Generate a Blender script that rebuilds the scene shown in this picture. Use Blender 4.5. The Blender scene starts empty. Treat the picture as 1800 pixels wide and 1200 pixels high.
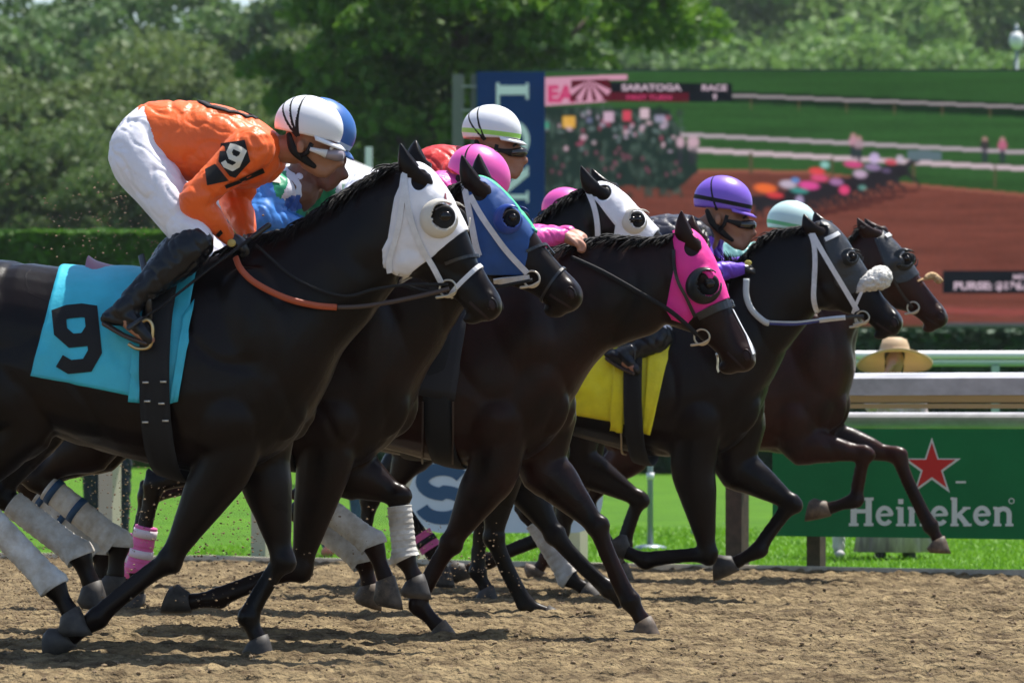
import bpy, math, random
import numpy as np
from mathutils import Vector, Matrix, noise
from mathutils.bvhtree import BVHTree
from mathutils.geometry import tessellate_polygon
random.seed(7); RNG = np.random.RandomState(7)
S = bpy.context.scene
COL = S.collection
R = math.radians
F = 7920.0            # focal length in photograph pixels
HZ = 720.0            # horizon row
# ---------------------------------------------------------------- camera
cd = bpy.data.cameras.new("camera"); cam = bpy.data.objects.new("camera", cd); COL.objects.link(cam)
cam.location = (0, 0, 1.0); cam.rotation_euler = (R(90), 0, 0)
cd.sensor_width = 36; cd.lens = F/1800*36; cd.shift_y = (HZ-600)/1800; cd.clip_end = 3000; cd.clip_start = .5
cd.dof.use_dof = True; cd.dof.focus_distance = 19.3; cd.dof.aperture_fstop = 5.8
S.camera = cam
# ---------------------------------------------------------------- light
SUNV = Vector((0.28, 0.24, 0.93)).normalized()
w = bpy.data.worlds.new("World"); S.world = w; w.use_nodes = True
nt = w.node_tree; sk = nt.nodes.new('ShaderNodeTexSky'); sk.sky_type = 'NISHITA'; sk.sun_disc = False
sk.sun_elevation = math.asin(SUNV.z); sk.sun_rotation = math.atan2(SUNV.x, SUNV.y)
nt.links.new(sk.outputs[0], nt.nodes['Background'].inputs[0]); nt.nodes['Background'].inputs[1].default_value = .11
sl = bpy.data.lights.new("sun", 'SUN'); sl.energy = 4.9; sl.angle = R(.5); sl.color = (1, .955, .88)
so = bpy.data.objects.new("sun", sl); COL.objects.link(so)
so.rotation_euler = SUNV.to_track_quat('Z', 'Y').to_euler(); so.location = (0, 20, 30)
S.view_settings.view_transform = 'Standard'; S.view_settings.look = 'None'
S.view_settings.exposure = 0.7; S.view_settings.gamma = 1.0
S.cycles.max_bounces = 6; S.cycles.volume_bounces = 0; S.cycles.transparent_max_bounces = 8
S.cycles.use_denoising = True
# ---------------------------------------------------------------- materials
def mat(name, col, rough=.6, spec=.5, metal=0, noise_amt=.0, nscale=8, bump=0, bscale=40, sheen=0, coat=0, emit=0, col2=None, trans=0, nstretch=(1,1,1), bstretch=None, bdist=.02, detail=4):
    m = bpy.data.materials.new(name); m.use_nodes = True; n = m.node_tree.nodes; l = m.node_tree.links
    b = n['Principled BSDF']; b.inputs['Base Color'].default_value = (*col, 1); b.inputs['Roughness'].default_value = rough
    b.inputs['Specular IOR Level'].default_value = spec; b.inputs['Metallic'].default_value = metal
    b.inputs['Sheen Weight'].default_value = sheen; b.inputs['Coat Weight'].default_value = coat
    if trans: b.inputs['Transmission Weight'].default_value = trans
    tc = n.new('ShaderNodeTexCoord')
    if noise_amt or col2:
        mp = n.new('ShaderNodeMapping'); mp.inputs['Scale'].default_value = nstretch; l.new(tc.outputs['Object'], mp.inputs[0])
        t = n.new('ShaderNodeTexNoise'); t.inputs['Scale'].default_value = nscale; t.inputs['Detail'].default_value = detail; t.inputs['Roughness'].default_value = .62
        l.new(mp.outputs[0], t.inputs[0])
        rp = n.new('ShaderNodeValToRGB'); rp.color_ramp.elements[0].position = .35; rp.color_ramp.elements[1].position = .65
        c2 = col2 if col2 else tuple(c*(1-noise_amt) for c in col)
        rp.color_ramp.elements[0].color = (*c2, 1); rp.color_ramp.elements[1].color = (*col, 1)
        l.new(t.outputs[0], rp.inputs[0]); l.new(rp.outputs[0], b.inputs['Base Color'])
    if bump:
        mp = n.new('ShaderNodeMapping'); mp.inputs['Scale'].default_value = bstretch or (1,1,1); l.new(tc.outputs['Object'], mp.inputs[0])
        t = n.new('ShaderNodeTexNoise'); t.inputs['Scale'].default_value = bscale; t.inputs['Detail'].default_value = 5
        l.new(mp.outputs[0], t.inputs[0]); bp = n.new('ShaderNodeBump'); bp.inputs['Strength'].default_value = bump; bp.inputs['Distance'].default_value = bdist
        l.new(t.outputs[0], bp.inputs['Height']); l.new(bp.outputs[0], b.inputs['Normal'])
    if emit and emit != 1: pass
    if emit: b.inputs['Emission Color'].default_value = (*col, 1); b.inputs['Emission Strength'].default_value = emit; b.inputs['Base Color'].default_value = (0.004, .004, .004, 1); b.inputs['Specular IOR Level'].default_value = 0
    return m
def coat_mat(name, c1, c2):
    c1 = (c1[0]*.95, c1[1]*.72, c1[2]*.62); c2 = tuple(v*.6 for v in c2)
    m = mat(name, c1, rough=.33, spec=.07, col2=c2, nscale=3, bump=.45, bscale=7, bstretch=(1, 1, .5), bdist=.022, detail=7)
    n = m.node_tree.nodes; l = m.node_tree.links; b = n['Principled BSDF']
    tc = n.new('ShaderNodeTexCoord'); t = n.new('ShaderNodeTexNoise'); t.inputs['Scale'].default_value = 4.5; t.inputs['Detail'].default_value = 2.5; t.inputs['Distortion'].default_value = .6; l.new(tc.outputs['Object'], t.inputs[0])
    s1 = n.new('ShaderNodeMath'); s1.operation = 'SUBTRACT'; s1.inputs[1].default_value = .5; l.new(t.outputs[0], s1.inputs[0]); ab = n.new('ShaderNodeMath'); ab.operation = 'ABSOLUTE'; l.new(s1.outputs[0], ab.inputs[0])
    mr = n.new('ShaderNodeMapRange'); mr.inputs['From Min'].default_value = 0; mr.inputs['From Max'].default_value = .022; mr.inputs['To Min'].default_value = 1; mr.inputs['To Max'].default_value = 0; l.new(ab.outputs[0], mr.inputs['Value'])
    bp = n.new('ShaderNodeBump'); bp.inputs['Strength'].default_value = .16; bp.inputs['Distance'].default_value = .005; l.new(mr.outputs[0], bp.inputs['Height'])
    old = [k for k in n if k.type == 'BUMP' and k != bp][0]; l.new(old.outputs[0], bp.inputs['Normal']); l.new(bp.outputs[0], b.inputs['Normal'])
    b.inputs['Coat Weight'].default_value = .32; b.inputs['Coat Roughness'].default_value = .33; b.inputs['Coat IOR'].default_value = 1.42
    b.inputs['Sheen Weight'].default_value = .03; b.inputs['Sheen Roughness'].default_value = .35; b.inputs['Sheen Tint'].default_value = (1, .85, .75, 1)
    r2 = n.new('ShaderNodeTexNoise'); r2.inputs['Scale'].default_value = 2.2; r2.inputs['Detail'].default_value = 6; l.new(tc.outputs['Object'], r2.inputs[0]); m2 = n.new('ShaderNodeMapRange'); m2.inputs['From Min'].default_value = .3; m2.inputs['From Max'].default_value = .7; m2.inputs['To Min'].default_value = .22; m2.inputs['To Max'].default_value = .48; l.new(r2.outputs[0], m2.inputs['Value']); l.new(m2.outputs[0], b.inputs['Roughness'])
    return m
def silk(name, c, rough=.42, amt=.12):
    return mat(name, c, rough=.42, spec=.45, noise_amt=amt, nscale=5, bump=.7, bscale=14, bstretch=(1, 1, .6), bdist=.02, sheen=.1)
def cloth(name, c, amt=.1, rough=.8): return mat(name, c, rough=rough, spec=.25, noise_amt=amt, nscale=9, bump=.35, bscale=26, bdist=.008)
def leaf_mat(name, a, b):
    m = bpy.data.materials.new(name); m.use_nodes = True; n = m.node_tree.nodes; l = m.node_tree.links; bs = n['Principled BSDF']; bs.inputs['Roughness'].default_value = .55; bs.inputs['Specular IOR Level'].default_value = .3
    oi = n.new('ShaderNodeObjectInfo'); g = n.new('ShaderNodeNewGeometry'); mx = n.new('ShaderNodeMix'); mx.data_type = 'RGBA'; ad = n.new('ShaderNodeMath'); ad.operation = 'ADD'
    mu = n.new('ShaderNodeMath'); mu.operation = 'MULTIPLY'; mu.inputs[1].default_value = .5; l.new(g.outputs['Random Per Island'], mu.inputs[0]); m2 = n.new('ShaderNodeMath'); m2.operation = 'MULTIPLY'; m2.inputs[1].default_value = .5; l.new(oi.outputs['Random'], m2.inputs[0])
    l.new(mu.outputs[0], ad.inputs[0]); l.new(m2.outputs[0], ad.inputs[1]); mx.inputs['A'].default_value = (*a, 1); mx.inputs['B'].default_value = (*b, 1); l.new(ad.outputs[0], mx.inputs['Factor']); l.new(mx.outputs['Result'], bs.inputs['Base Color'])
    tr = n.new('ShaderNodeBsdfTranslucent'); l.new(mx.outputs['Result'], tr.inputs[0]); ms = n.new('ShaderNodeMixShader'); ms.inputs[0].default_value = .35; l.new(bs.outputs[0], ms.inputs[1]); l.new(tr.outputs[0], ms.inputs[2]); l.new(ms.outputs[0], n['Material Output'].inputs[0]); return m
BLACKL = mat('black_leather', (.012, .012, .014), rough=.32, spec=.6, bump=.25, bscale=30, bdist=.005)
BLACKC = mat('black_strap', (.010, .010, .011), rough=.7, spec=.3)
WHITES = mat('white_strap', (.72, .72, .74), rough=.5, noise_amt=.15, nscale=30)
STEEL = mat('bit_steel', (.62, .58, .48), rough=.3, metal=1)
WRAP = mat('white_bandage', (.66, .65, .62), rough=.85, col2=(.44, .40, .34), nscale=14, bump=.5, bscale=40, bstretch=(1, 1, 3), bdist=.004)
HOOF = mat('hoof_horn', (.06, .05, .042), rough=.6, col2=(.022, .019, .017), nscale=25)
HOOFP = mat('pale_hoof_horn', (.15, .105, .07), rough=.6, col2=(.045, .032, .022), nscale=25)
HAIR = mat('black_horse_hair', (.006, .005, .005), rough=.6, spec=.2)
EYE = mat('horse_eye', (.008, .005, .004), rough=.18, spec=.45)
NOST = mat('nostril', (.018, .005, .005), rough=.7)
WHITE = mat('white_paint', (.75, .75, .76), rough=.45)
# ---------------------------------------------------------------- object helpers
def tag(o, label=None, cat=None, group=None, kind=None):
    if label: o['label'] = label
    if cat: o['category'] = cat
    if group: o['group'] = group
    if kind: o['kind'] = kind
    return o
def mkobj(name, me, material=None, parent=None):
    o = bpy.data.objects.new(name, me); COL.objects.link(o)
    if material:
        me.materials.clear(); me.materials.append(material)
    if parent: o.parent = parent
    return o
class MB:
    def __init__(s): s.v = []; s.f = []; s.n = 0
    def add(s, v, f):
        v = np.asarray(v, float).reshape(-1, 3); s.v.append(v); s.f += [tuple(int(i)+s.n for i in q) for q in f]; s.n += len(v)
    def mesh(s, name, smooth=True):
        me = bpy.data.meshes.new(name); v = np.concatenate(s.v) if s.v else np.zeros((0, 3))
        me.from_pydata(v.tolist(), [], s.f); me.update()
        if smooth: me.polygons.foreach_set('use_smooth', [True]*len(me.polygons))
        return me
    def build(s, name, m, parent=None, smooth=True, bevel=0):
        o = mkobj(name, s.mesh(name, smooth), m, parent)
        if bevel:
            md = o.modifiers.new('bevel', 'BEVEL'); md.width = bevel; md.segments = 2; md.limit_method = 'ANGLE'
        return o
    def box(s, x0, x1, y0, y1, z0, z1):
        s.add([(x0,y0,z0),(x1,y0,z0),(x1,y1,z0),(x0,y1,z0),(x0,y0,z1),(x1,y0,z1),(x1,y1,z1),(x0,y1,z1)],
              [(0,3,2,1),(4,5,6,7),(0,1,5,4),(1,2,6,5),(2,3,7,6),(3,0,4,7)])
    def loft(s, rings, cap=True):
        k = len(rings[0]); n = len(rings); v = np.concatenate(rings); f = []
        for i in range(n-1):
            for j in range(k):
                a = i*k+j; b = i*k+(j+1) % k; f.append((a, b, b+k, a+k))
        if cap: f.append(tuple(range(k-1, -1, -1))); f.append(tuple((n-1)*k+j for j in range(k)))
        s.add(v, f)
    def tube(s, pts, rad, k=10, flat=1.0, up=(0, 1, 0)):
        pts = [Vector(p) for p in pts]; n = len(pts)
        if not hasattr(rad, '__len__'): rad = [rad]*n
        rings = []; up = Vector(up)
        for i in range(n):
            t = (pts[min(i+1, n-1)]-pts[max(i-1, 0)]).normalized()
            a = up - t*up.dot(t)
            if a.length < 1e-3: a = Vector((0, 0, 1)) - t*t.z
            if a.length < 1e-3: a = Vector((1, 0, 0))
            a.normalize(); b = t.cross(a)
            r = rad[i]; fl = flat
            rings.append(np.array([pts[i]+a*(r*fl*math.sin(q))+b*(r*math.cos(q)) for q in np.linspace(0, 2*math.pi, k, endpoint=False)]))
        s.loft(rings)
    def capsule(s, pts, rad, k=16, flat=1.0, sub=5):
        """rounded tube through points with catmull-rom smoothing and half-round ends"""
        P, Rd = smooth_path([list(p)+[r] for p, r in zip(pts, rad)], sub)
        P0 = [Vector(p) for p in P]
        d0 = (P0[0]-P0[1]).normalized(); d1 = (P0[-1]-P0[-2]).normalized()
        a = [P0[0]+d0*Rd[0]*q for q in (.98, .85, .5)]; ar = [Rd[0]*q for q in (.2, .53, .87)]
        b = [P0[-1]+d1*Rd[-1]*q for q in (.5, .85, .98)]; br = [Rd[-1]*q for q in (.87, .53, .2)]
        s.tube(a+P0+b, ar+list(Rd)+br, k, flat)
    def ball(s, c, r, k=18, rot=None, dirn=None):
        c = Vector(c); r = Vector(r) if hasattr(r, '__len__') else Vector((r, r, r)); rings = []
        M = rot or Matrix.Identity(3)
        for i in range(1, k//2+3):
            th = math.pi*i/(k//2+3)
            rings.append(np.array([c + M @ Vector((r.x*math.sin(th)*math.cos(q), r.y*math.sin(th)*math.sin(q), r.z*math.cos(th))) for q in np.linspace(0, 2*math.pi, k, endpoint=False)]))
        s.loft(rings)
def smooth_path(rows, sub=4):
    A = np.array(rows, float); n = len(A); out = []
    for i in range(n-1):
        p0 = A[max(i-1, 0)]; p1 = A[i]; p2 = A[i+1]; p3 = A[min(i+2, n-1)]
        for j in range(sub):
            t = j/sub
            out.append(.5*((2*p1)+(-p0+p2)*t+(2*p0-5*p1+4*p2-p3)*t*t+(-p0+3*p1-3*p2+p3)*t**3))
    out.append(A[-1]); out = np.array(out)
    return out[:, :3], out[:, 3] if out.shape[1] == 4 else out[:, 3:]
def remesh(mb, name, vox, it=4, fac=.5):
    me = mb.mesh(name); o = bpy.data.objects.new('temp', me); COL.objects.link(o)
    m = o.modifiers.new('r', 'REMESH'); m.mode = 'VOXEL'; m.voxel_size = vox; m.use_smooth_shade = True; m.use_remove_disconnected = False
    if it:
        q = o.modifiers.new('s', 'SMOOTH'); q.iterations = it; q.factor = fac
    dg = bpy.context.evaluated_depsgraph_get(); dg.update()
    out = bpy.data.meshes.new_from_object(o.evaluated_get(dg), depsgraph=dg); out.name = name
    bpy.data.objects.remove(o); bpy.data.meshes.remove(me)
    out.polygons.foreach_set('use_smooth', [True]*len(out.polygons))
    return out
def crumple(me, amp, sc, stretch=(1, 1, 1), seed=0, fn=None):
    """push vertices along their normals with folded noise"""
    n = len(me.vertices); co = np.empty(n*3); no = np.empty(n*3)
    me.vertices.foreach_get('co', co); me.vertices.foreach_get('normal', no); co = co.reshape(-1, 3); no = no.reshape(-1, 3)
    st = np.array(stretch)*sc
    cs, sn = math.cos(.7), math.sin(.7)
    X = co[:, 0]*cs+co[:, 2]*sn; Z = -co[:, 0]*sn+co[:, 2]*cs; q = np.stack([X*1.5, co[:, 1]*1.2, Z*.55], 1)*sc*np.array([1, 1, 1])+seed*7.3
    def fh(p):
        p = Vector(p); v = noise.noise(p); u = noise.noise(p*1.9+Vector((9, 3, 1))); g = noise.noise(p*.5)
        return .35*g+.25*v-.75*max(0, .16-abs(v))/.16-.45*max(0, .15-abs(u))/.15+.3
    h = np.array([fh(p) for p in q])
    if fn is not None: h = h*fn(co)
    co = co+no*(h*amp)[:, None]; me.vertices.foreach_set('co', co.ravel()); me.update()
def muscle(me, seed):
    n = len(me.vertices); co = np.empty(n*3); no = np.empty(n*3)
    me.vertices.foreach_get('co', co); me.vertices.foreach_get('normal', no); co = co.reshape(-1, 3); no = no.reshape(-1, 3)
    def f(p):
        q = Vector((p[0]*3.2+p[2]*1.2, abs(p[1])*3, p[2]*2.1-p[0]*.5+seed)); v = noise.noise(q); q2 = Vector((p[0]*7, abs(p[1])*7, p[2]*5+seed))
        return .010*v-.007*max(0, .14-abs(v))/.14+.0035*noise.noise(q2)
    fade = np.clip((co[:, 2]-.55)/.25, .25, 1)*np.clip((1.95-co[:, 2])/.1, .3, 1)
    h = np.array([f(p) for p in co])*fade
    me.vertices.foreach_set('co', (co+no*h[:, None]).ravel()); me.update()
def scene_ray(px, py): return Vector(((px-900)/F, 1.0, (HZ-py)/F))
def W(px, py, d):
    r = scene_ray(px, py); return Vector((r.x*d, d, 1+r.z*d))
# ---------------------------------------------------------------- horse frame
YAW = R(12)
class Frame:
    def __init__(s, cx, d, yaw=YAW):
        s.c = Vector(((cx-900)/F*d, d, 0)); s.yaw = yaw
        s.u = Vector((math.cos(yaw), -math.sin(yaw), 0)); s.v = Vector((math.sin(yaw), math.cos(yaw), 0)); s.sc = F/d
    def P(s, px, py, wd=0.0):
        r = scene_ray(px, py); t = (wd+s.c.dot(s.v))/(r.dot(s.v)); p = Vector((0, 0, 1))+r*t
        q = p-s.c; return Vector((q.dot(s.u), q.dot(s.v), q.z))
    def px(s, L):
        p = s.c+s.u*L[0]+s.v*L[1]+Vector((0, 0, L[2])); return (900+F*p.x/p.y, HZ-F*(p.z-1)/p.y)
    def local_ray(s, px, py):
        o = Vector((0, 0, 1))-s.c; r = scene_ray(px, py)
        return Vector((o.dot(s.u), o.dot(s.v), o.z)), Vector((r.dot(s.u), r.dot(s.v), r.z)).normalized()
    def root(s, o): o.location = s.c; o.rotation_euler = (0, 0, -s.yaw)
def hit(h, px, py, off=.005):
    o, d = h.fr.local_ray(px, py)
    loc, no, i, _ = h.bvh.ray_cast(o, d)
    if loc is None:
        loc, no, i, _ = h.bvh.find_nearest(h.fr.P(px, py, 0))
    return loc+no*off, no
def strap(h, pts, wd, m, name, parent, off=.004, far=True, thick=.004, sub=5):
    P, _ = smooth_path([(p[0], p[1], 0, 0) for p in pts], sub); L = []; N = []
    for p in P:
        a, n = hit(h, p[0], p[1], off); L.append(a); N.append(n)
    # soften
    for _ in range(2):
        L = [L[0]]+[(L[i-1]+L[i]*2+L[i+1])/4 for i in range(1, len(L)-1)]+[L[-1]]
        N = [N[0]]+[((N[i-1]+N[i]*2+N[i+1])/4).normalized() for i in range(1, len(N)-1)]+[N[-1]]
    out = None
    for sd in ((1, -1) if far else (1,)):
        rings = []; mb = MB()
        for i in range(len(L)):
            t = (L[min(i+1, len(L)-1)]-L[max(i-1, 0)]).normalized(); c = N[i].cross(t).normalized()*wd/2; n = N[i]*thick
            q = [L[i]-c+n, L[i]+c+n, L[i]+c-n, L[i]-c-n]
            if sd < 0: q = [Vector((a.x, -a.y, a.z)) for a in q][::-1]
            rings.append(np.array(q))
        mb.loft(rings); o = mb.build(name, m, parent, smooth=False); out = out or o
    return out
# head template, (s,n) in photo pixels at 440 px per metre
HEAD = [(0,-4,60,26),(18,-16,92,36),(40,-21,112,42),(75,-21,128,45),(105,-17,136,44),(135,-12,140,39),(160,-7,128,33),(182,-2,110,29),
        (204,2,96,26),(230,5,84,24),(255,7,77,25),(280,7,75,27),(300,11,69,25),(312,20,58,18),(318,32,46,9)]
# trunk of horse A : top, bottom px and half-width
TRUNK = [(-152,540,-146,640,.08),(-130,492,-118,710,.19),(-85,466,-60,735,.26),(-30,457,-5,740,.285),(40,460,50,745,.28),(110,468,118,775,.285),(180,472,190,797,.30),
         (260,472,275,818,.295),(330,462,345,828,.275),(385,442,400,832,.25),(430,430,465,815,.225),(470,416,520,765,.20)]
FA = Frame(557, 18.0)
TR = [(FA.P(a, b), FA.P(c, d), e) for a, b, c, d, e in TRUNK]
def ring_pair(t, b, hw, k=28, p=.88, egg=.12):
    q = []
    for th in np.linspace(0, 2*math.pi, k, endpoint=False):
        c, s_ = math.cos(th), math.sin(th)
        cc = math.copysign(abs(c)**p, c); ss = math.copysign(abs(s_)**p, s_)
        m = (t+b)/2+(t-b)/2*cc
        q.append((m.x, ss*hw*(1-egg*cc), m.z))
    return np.array(q)
class Horse: pass
def make_horse(spec):
    h = Horse(); fr = h.fr = Frame(spec['chest'], spec['d']); P = fr.P
    mb = MB(); secs = [(t.copy(), b.copy(), e) for t, b, e in TR]
    nw = [.165, .135, .115, .10, .088]
    for (c, u), hw in zip(spec['neck'], nw): secs.append((P(*c), P(*u), hw))
    rows = [(t.x, t.z, b.x, b.z, e) for t, b, e in secs]
    A, B = smooth_path([[r[0], r[1], r[2], r[3], r[4]] for r in rows], 4)
    rings = []
    for a, b in zip(A, B):
        rings.append(ring_pair(Vector((a[0], 0, a[1])), Vector((a[2], 0, b[0])), b[1]))
    mb.loft(rings)
    # head
    O = Vector(spec['O']); T = Vector(spec['T']); base = Vector((154, 277)); v = T-O
    sc = v.length/base.length; ang = math.atan2(v.y, v.x)-math.atan2(base.y, base.x)
    a0 = Vector((.5547, .832)); a1 = Vector((a0.x*math.cos(ang)-a0.y*math.sin(ang), a0.x*math.sin(ang)+a0.y*math.cos(ang)))
    n1 = Vector((-a1.y, a1.x))
    h.hp = lambda s_, n_: (O.x+(a1.x*s_+n1.x*n_)*sc, O.y+(a1.y*s_+n1.y*n_)*sc)
    h.msc = msc = sc/fr.sc      # metres per template px
    hr = []
    A, B = smooth_path([[s_, nf, nb, hw] for s_, nf, nb, hw in HEAD], 4)
    for a, b in zip(A, B):
        t = P(*h.hp(a[0], a[1])); q = P(*h.hp(a[0], a[2])); hr.append(ring_pair(t, q, b*msc, 26, .85, -.05))
    mb.loft(hr)
    # brow, cheek and nostril shapes
    for sd in (-1, 1):
        c = P(*h.hp(112, 12)); mb.ball((c.x, sd*36*msc, c.z), (22*msc, 12*msc, 16*msc))
        c = P(*h.hp(128, 92)); mb.ball((c.x, sd*18*msc, c.z), (48*msc, 24*msc, 46*msc))
        c = P(*h.hp(286, 30)); mb.ball((c.x, sd*17*msc, c.z), (19*msc, 13*msc, 22*msc))
        c = P(*h.hp(292, 74)); mb.ball((c.x, sd*2*msc, c.z), (20*msc, 16*msc, 12*msc))
    # muscles, from horse A's own layout
    def lp(px_, py_): return FA.P(px_, py_)
    for x, y, wd, rx, ry, rz in ((455,590,.16,.17,.070,.28),(405,735,.175,.16,.075,.15),(-40,590,.21,.24,.09,.24),(60,690,.19,.15,.085,.17),(500,705,.075,.12,.065,.16)):
        c = lp(x, y)
        for sd in (-1, 1): mb.ball((c.x, sd*wd, c.z), (rx, ry, rz))
    # legs
    h.legs = []
    for lg in spec['legs']:
        kind, sd, j0, j1, j2, toe = lg[:6]
        w0, w1 = (.125, .10) if kind == 'f' else (.155, .12)
        q0 = P(j0[0], j0[1], sd*w0); q1 = P(j1[0], j1[1], sd*(w0+w1)/2); q2 = P(j2[0], j2[1], sd*w1); q3 = P(toe[0], toe[1], sd*w1)
        co = q2.lerp(q3, .64)
        if kind == 'f':
            top = q0+Vector((.03, 0, .22))
            pts = [(top, .14), (q0, .122), (q0.lerp(q1, .3), .104), (q0.lerp(q1, .62), .074), (q0.lerp(q1, .88), .051), (q1, .058), (q1.lerp(q2, .13), .043), (q1.lerp(q2, .3), .033),
                   (q1.lerp(q2, .7), .032), (q1.lerp(q2, .9), .040), (q2, .052), (q2.lerp(co, .5), .036), (co, .040)]
            fl = .74
        else:
            top = TR[2][0].lerp(TR[2][1], .5); top = Vector((top.x+.05, sd*.17, top.z))
            pts = [(top, .19), (top.lerp(q0, .6), .18), (q0, .135), (q0.lerp(q1, .35), .098), (q0.lerp(q1, .7), .062), (q0.lerp(q1, .9), .052), (q1, .064), (q1.lerp(q2, .14), .047), (q1.lerp(q2, .32), .036),
                   (q1.lerp(q2, .7), .035), (q1.lerp(q2, .9), .043), (q2, .055), (q2.lerp(co, .5), .038), (co, .042)]
            fl = .74
            dn = (q1-q2).normalized(); bk = Vector((-abs(dn.z), 0, dn.x if dn.z > 0 else -dn.x))
            mb.capsule([q1-dn*.02+bk*.012, q1+dn*.05+bk*.04], [.034, .026], 10, .8)
        mb.capsule([p for p, r in pts], [r for p, r in pts], 16, flat=fl, sub=3)
        dn = (q2-q1).normalized(); hl = Vector((dn.z, 0, -dn.x)); off = .034
        mb.capsule([q1+dn*.03+hl*.030, q1.lerp(q2, .35)+hl*off, q1.lerp(q2, .7)+hl*off, q2+hl*.026], [.018, .016, .016, .022], 10, .8)
        mb.ball(q1-hl*.016, (.046, .040, .046))
        h.legs.append((kind, sd, q0, q1, q2, co, q3, lg[6] if len(lg) > 6 else None))
    me = remesh(mb, 'horse_body', .0105, 5, .55)
    body = mkobj('race_horse', me, spec['coat']); fr.root(body); h.body = body
    tag(body, spec['label'], 'horse', 'race horses galloping in the field')
    # veins and small relief
    muscle(me, spec['d'])
    h.bvh = BVHTree.FromPolygons([v.co for v in me.vertices], [p.vertices for p in me.polygons])
    for (bx, by), (tx, ty), sd in spec['ears']:
        b = hit(h, bx, by, -.012)[0] if sd < 0 else P(bx, by, .062); t = P(tx, ty, sd*.078); L_ = t-b; ln = L_.length; ax = L_.normalized(); fw = Vector((ax.z, 0, -ax.x)).normalized(); sdv = ax.cross(fw); mb = MB()
        rings = []
        for t_, r_ in ((-.22,.022),(-.08,.034),(.08,.044),(.3,.052),(.5,.049),(.7,.036),(.86,.021),(.96,.009),(1.0,.002)):
            c = b+L_*t_-fw*(.014*math.sin(max(t_,0)*math.pi)); rg = []
            for q in np.linspace(0, 2*math.pi, 20, endpoint=False):
                x = math.cos(q); y = math.sin(q); dent = max(0, x)**3*(.7 if t_ > .15 else .1)
                rg.append(c+fw*(r_*(x*(1-dent)))+sdv*(r_*.62*y))
            rings.append(np.array(rg))
        mb.loft(rings); mb.build('ear', spec['coat'], body)
    # hooves and wraps
    for kind, sd, q0, q1, q2, co, q3, wr in h.legs:
        d = (q3-co); d.y = 0; d.normalize(); heel = Vector((d.z, 0, -d.x)); mh = MB(); rings = []
        for t, rr, ex in ((-.03, .038, 0), (.0, .043, .0), (.5, .049, .010), (1.0, .056, .024), (1.03, .050, .024)):
            c = co.lerp(q3, min(t, 1.0))+heel*ex+d*(.03*t if t > 1 else 0)
            rings.append(np.array([c+heel*(rr*math.cos(a)*1.05)-d*(.030*max(t, 0)*math.cos(a))+Vector((0, 1, 0))*(rr*.92*math.sin(a)) for a in np.linspace(0, 2*math.pi, 18, endpoint=False)]))
        mh.loft(rings); mh.build('hoof', spec.get('hoof', HOOF), body)
        if wr:
            t0, t1, cols = wr
            n = len(cols); kr = (.051, .048) if kind == 'f' else (.055, .051)
            wp = None
            for i, (f0, f1, m) in enumerate(cols):
                mw = MB(); e = 0 if i == 0 else .0022; pp = []; rr = []
                for t in np.linspace(t0+(t1-t0)*f0, t0+(t1-t0)*f1, 64 if i == 0 else 3):
                    pp.append(q1.lerp(q2, t) if t <= 1 else q2.lerp(co, t-1)); bul = max(0, 1-abs(t-1)*6)*.012
                    rr.append(kr[0]+bul+e+(.0034*((t*11) % 1) if i == 0 else .0034))
                mw.tube(pp, rr, 20, .86)
                o = mw.build('leg_wrap' if i == 0 else 'wrap_band', m, body if i == 0 else wp)
                if i == 0: wp = o
    # mane
    mm = MB(); cr = [Vector((t.x, 0, t.z)) for t, b, e in secs[10:]]+[P(*h.hp(8, -6))]
    CP, _ = smooth_path([(c.x, c.y, c.z, 0) for c in cr], 14); rr = random.Random(spec['d'])
    ext = spec.get('mane', 1.0)
    for i in range(900):
        t = rr.random()**1.25*(len(CP)-4.01); k = int(t); p = Vector(CP[k]).lerp(Vector(CP[k+1]), t-k)
        tg = (Vector(CP[min(k+2, len(CP)-1)])-Vector(CP[max(k-1, 0)])).normalized(); up = Vector((-tg.z, 0, tg.x))
        ln = rr.uniform(.06, .13)*ext*(1-.45*t/len(CP)); sdy = rr.choice((-1, 1))*rr.uniform(.03, .08)
        p0 = p+Vector((0, rr.uniform(-.025, .025), 0))-up*.015
        p1 = p0+up*ln*.26*rr.uniform(.3, 1)-tg*ln*.35+Vector((0, sdy*.3, 0)); p2 = p0+up*ln*rr.uniform(-.35, .28)-tg*ln*rr.uniform(.6, 1)+Vector((0, sdy, 0)); p3 = p2-tg*ln*.35-up*ln*rr.uniform(.1, .45)+Vector((0, sdy*.3, 0))
        Q, _ = smooth_path([(*p0, 0), (*p1, 0), (*p2, 0), (*p3, 0)], 2)
        mm.tube([Vector(q) for q in Q], [.006, .006, .0055, .004, .003, .0022, .001][:len(Q)], 4)
    mm.build('mane', HAIR, body)
    # tail
    mt = MB(); dk = TR[0][0]
    for i in range(160):
        a, b, c = rr.gauss(0, .05), rr.gauss(0, .05), rr.uniform(.55, .95)
        Q, _ = smooth_path([(dk.x+.08, a*.3, dk.z-.04, 0), (dk.x-.10, a*.6, dk.z+.02+b*.3, 0), (dk.x-.36*c, a*1.4, dk.z-.08+b, 0), (dk.x-.72*c, a*2, dk.z-.30*c+b*2, 0)], 3)
        mt.tube([Vector(q) for q in Q], [.016]*4+[.012]*3+[.008, .006, .002], 5)
    mt.build('tail', HAIR, body)
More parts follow.
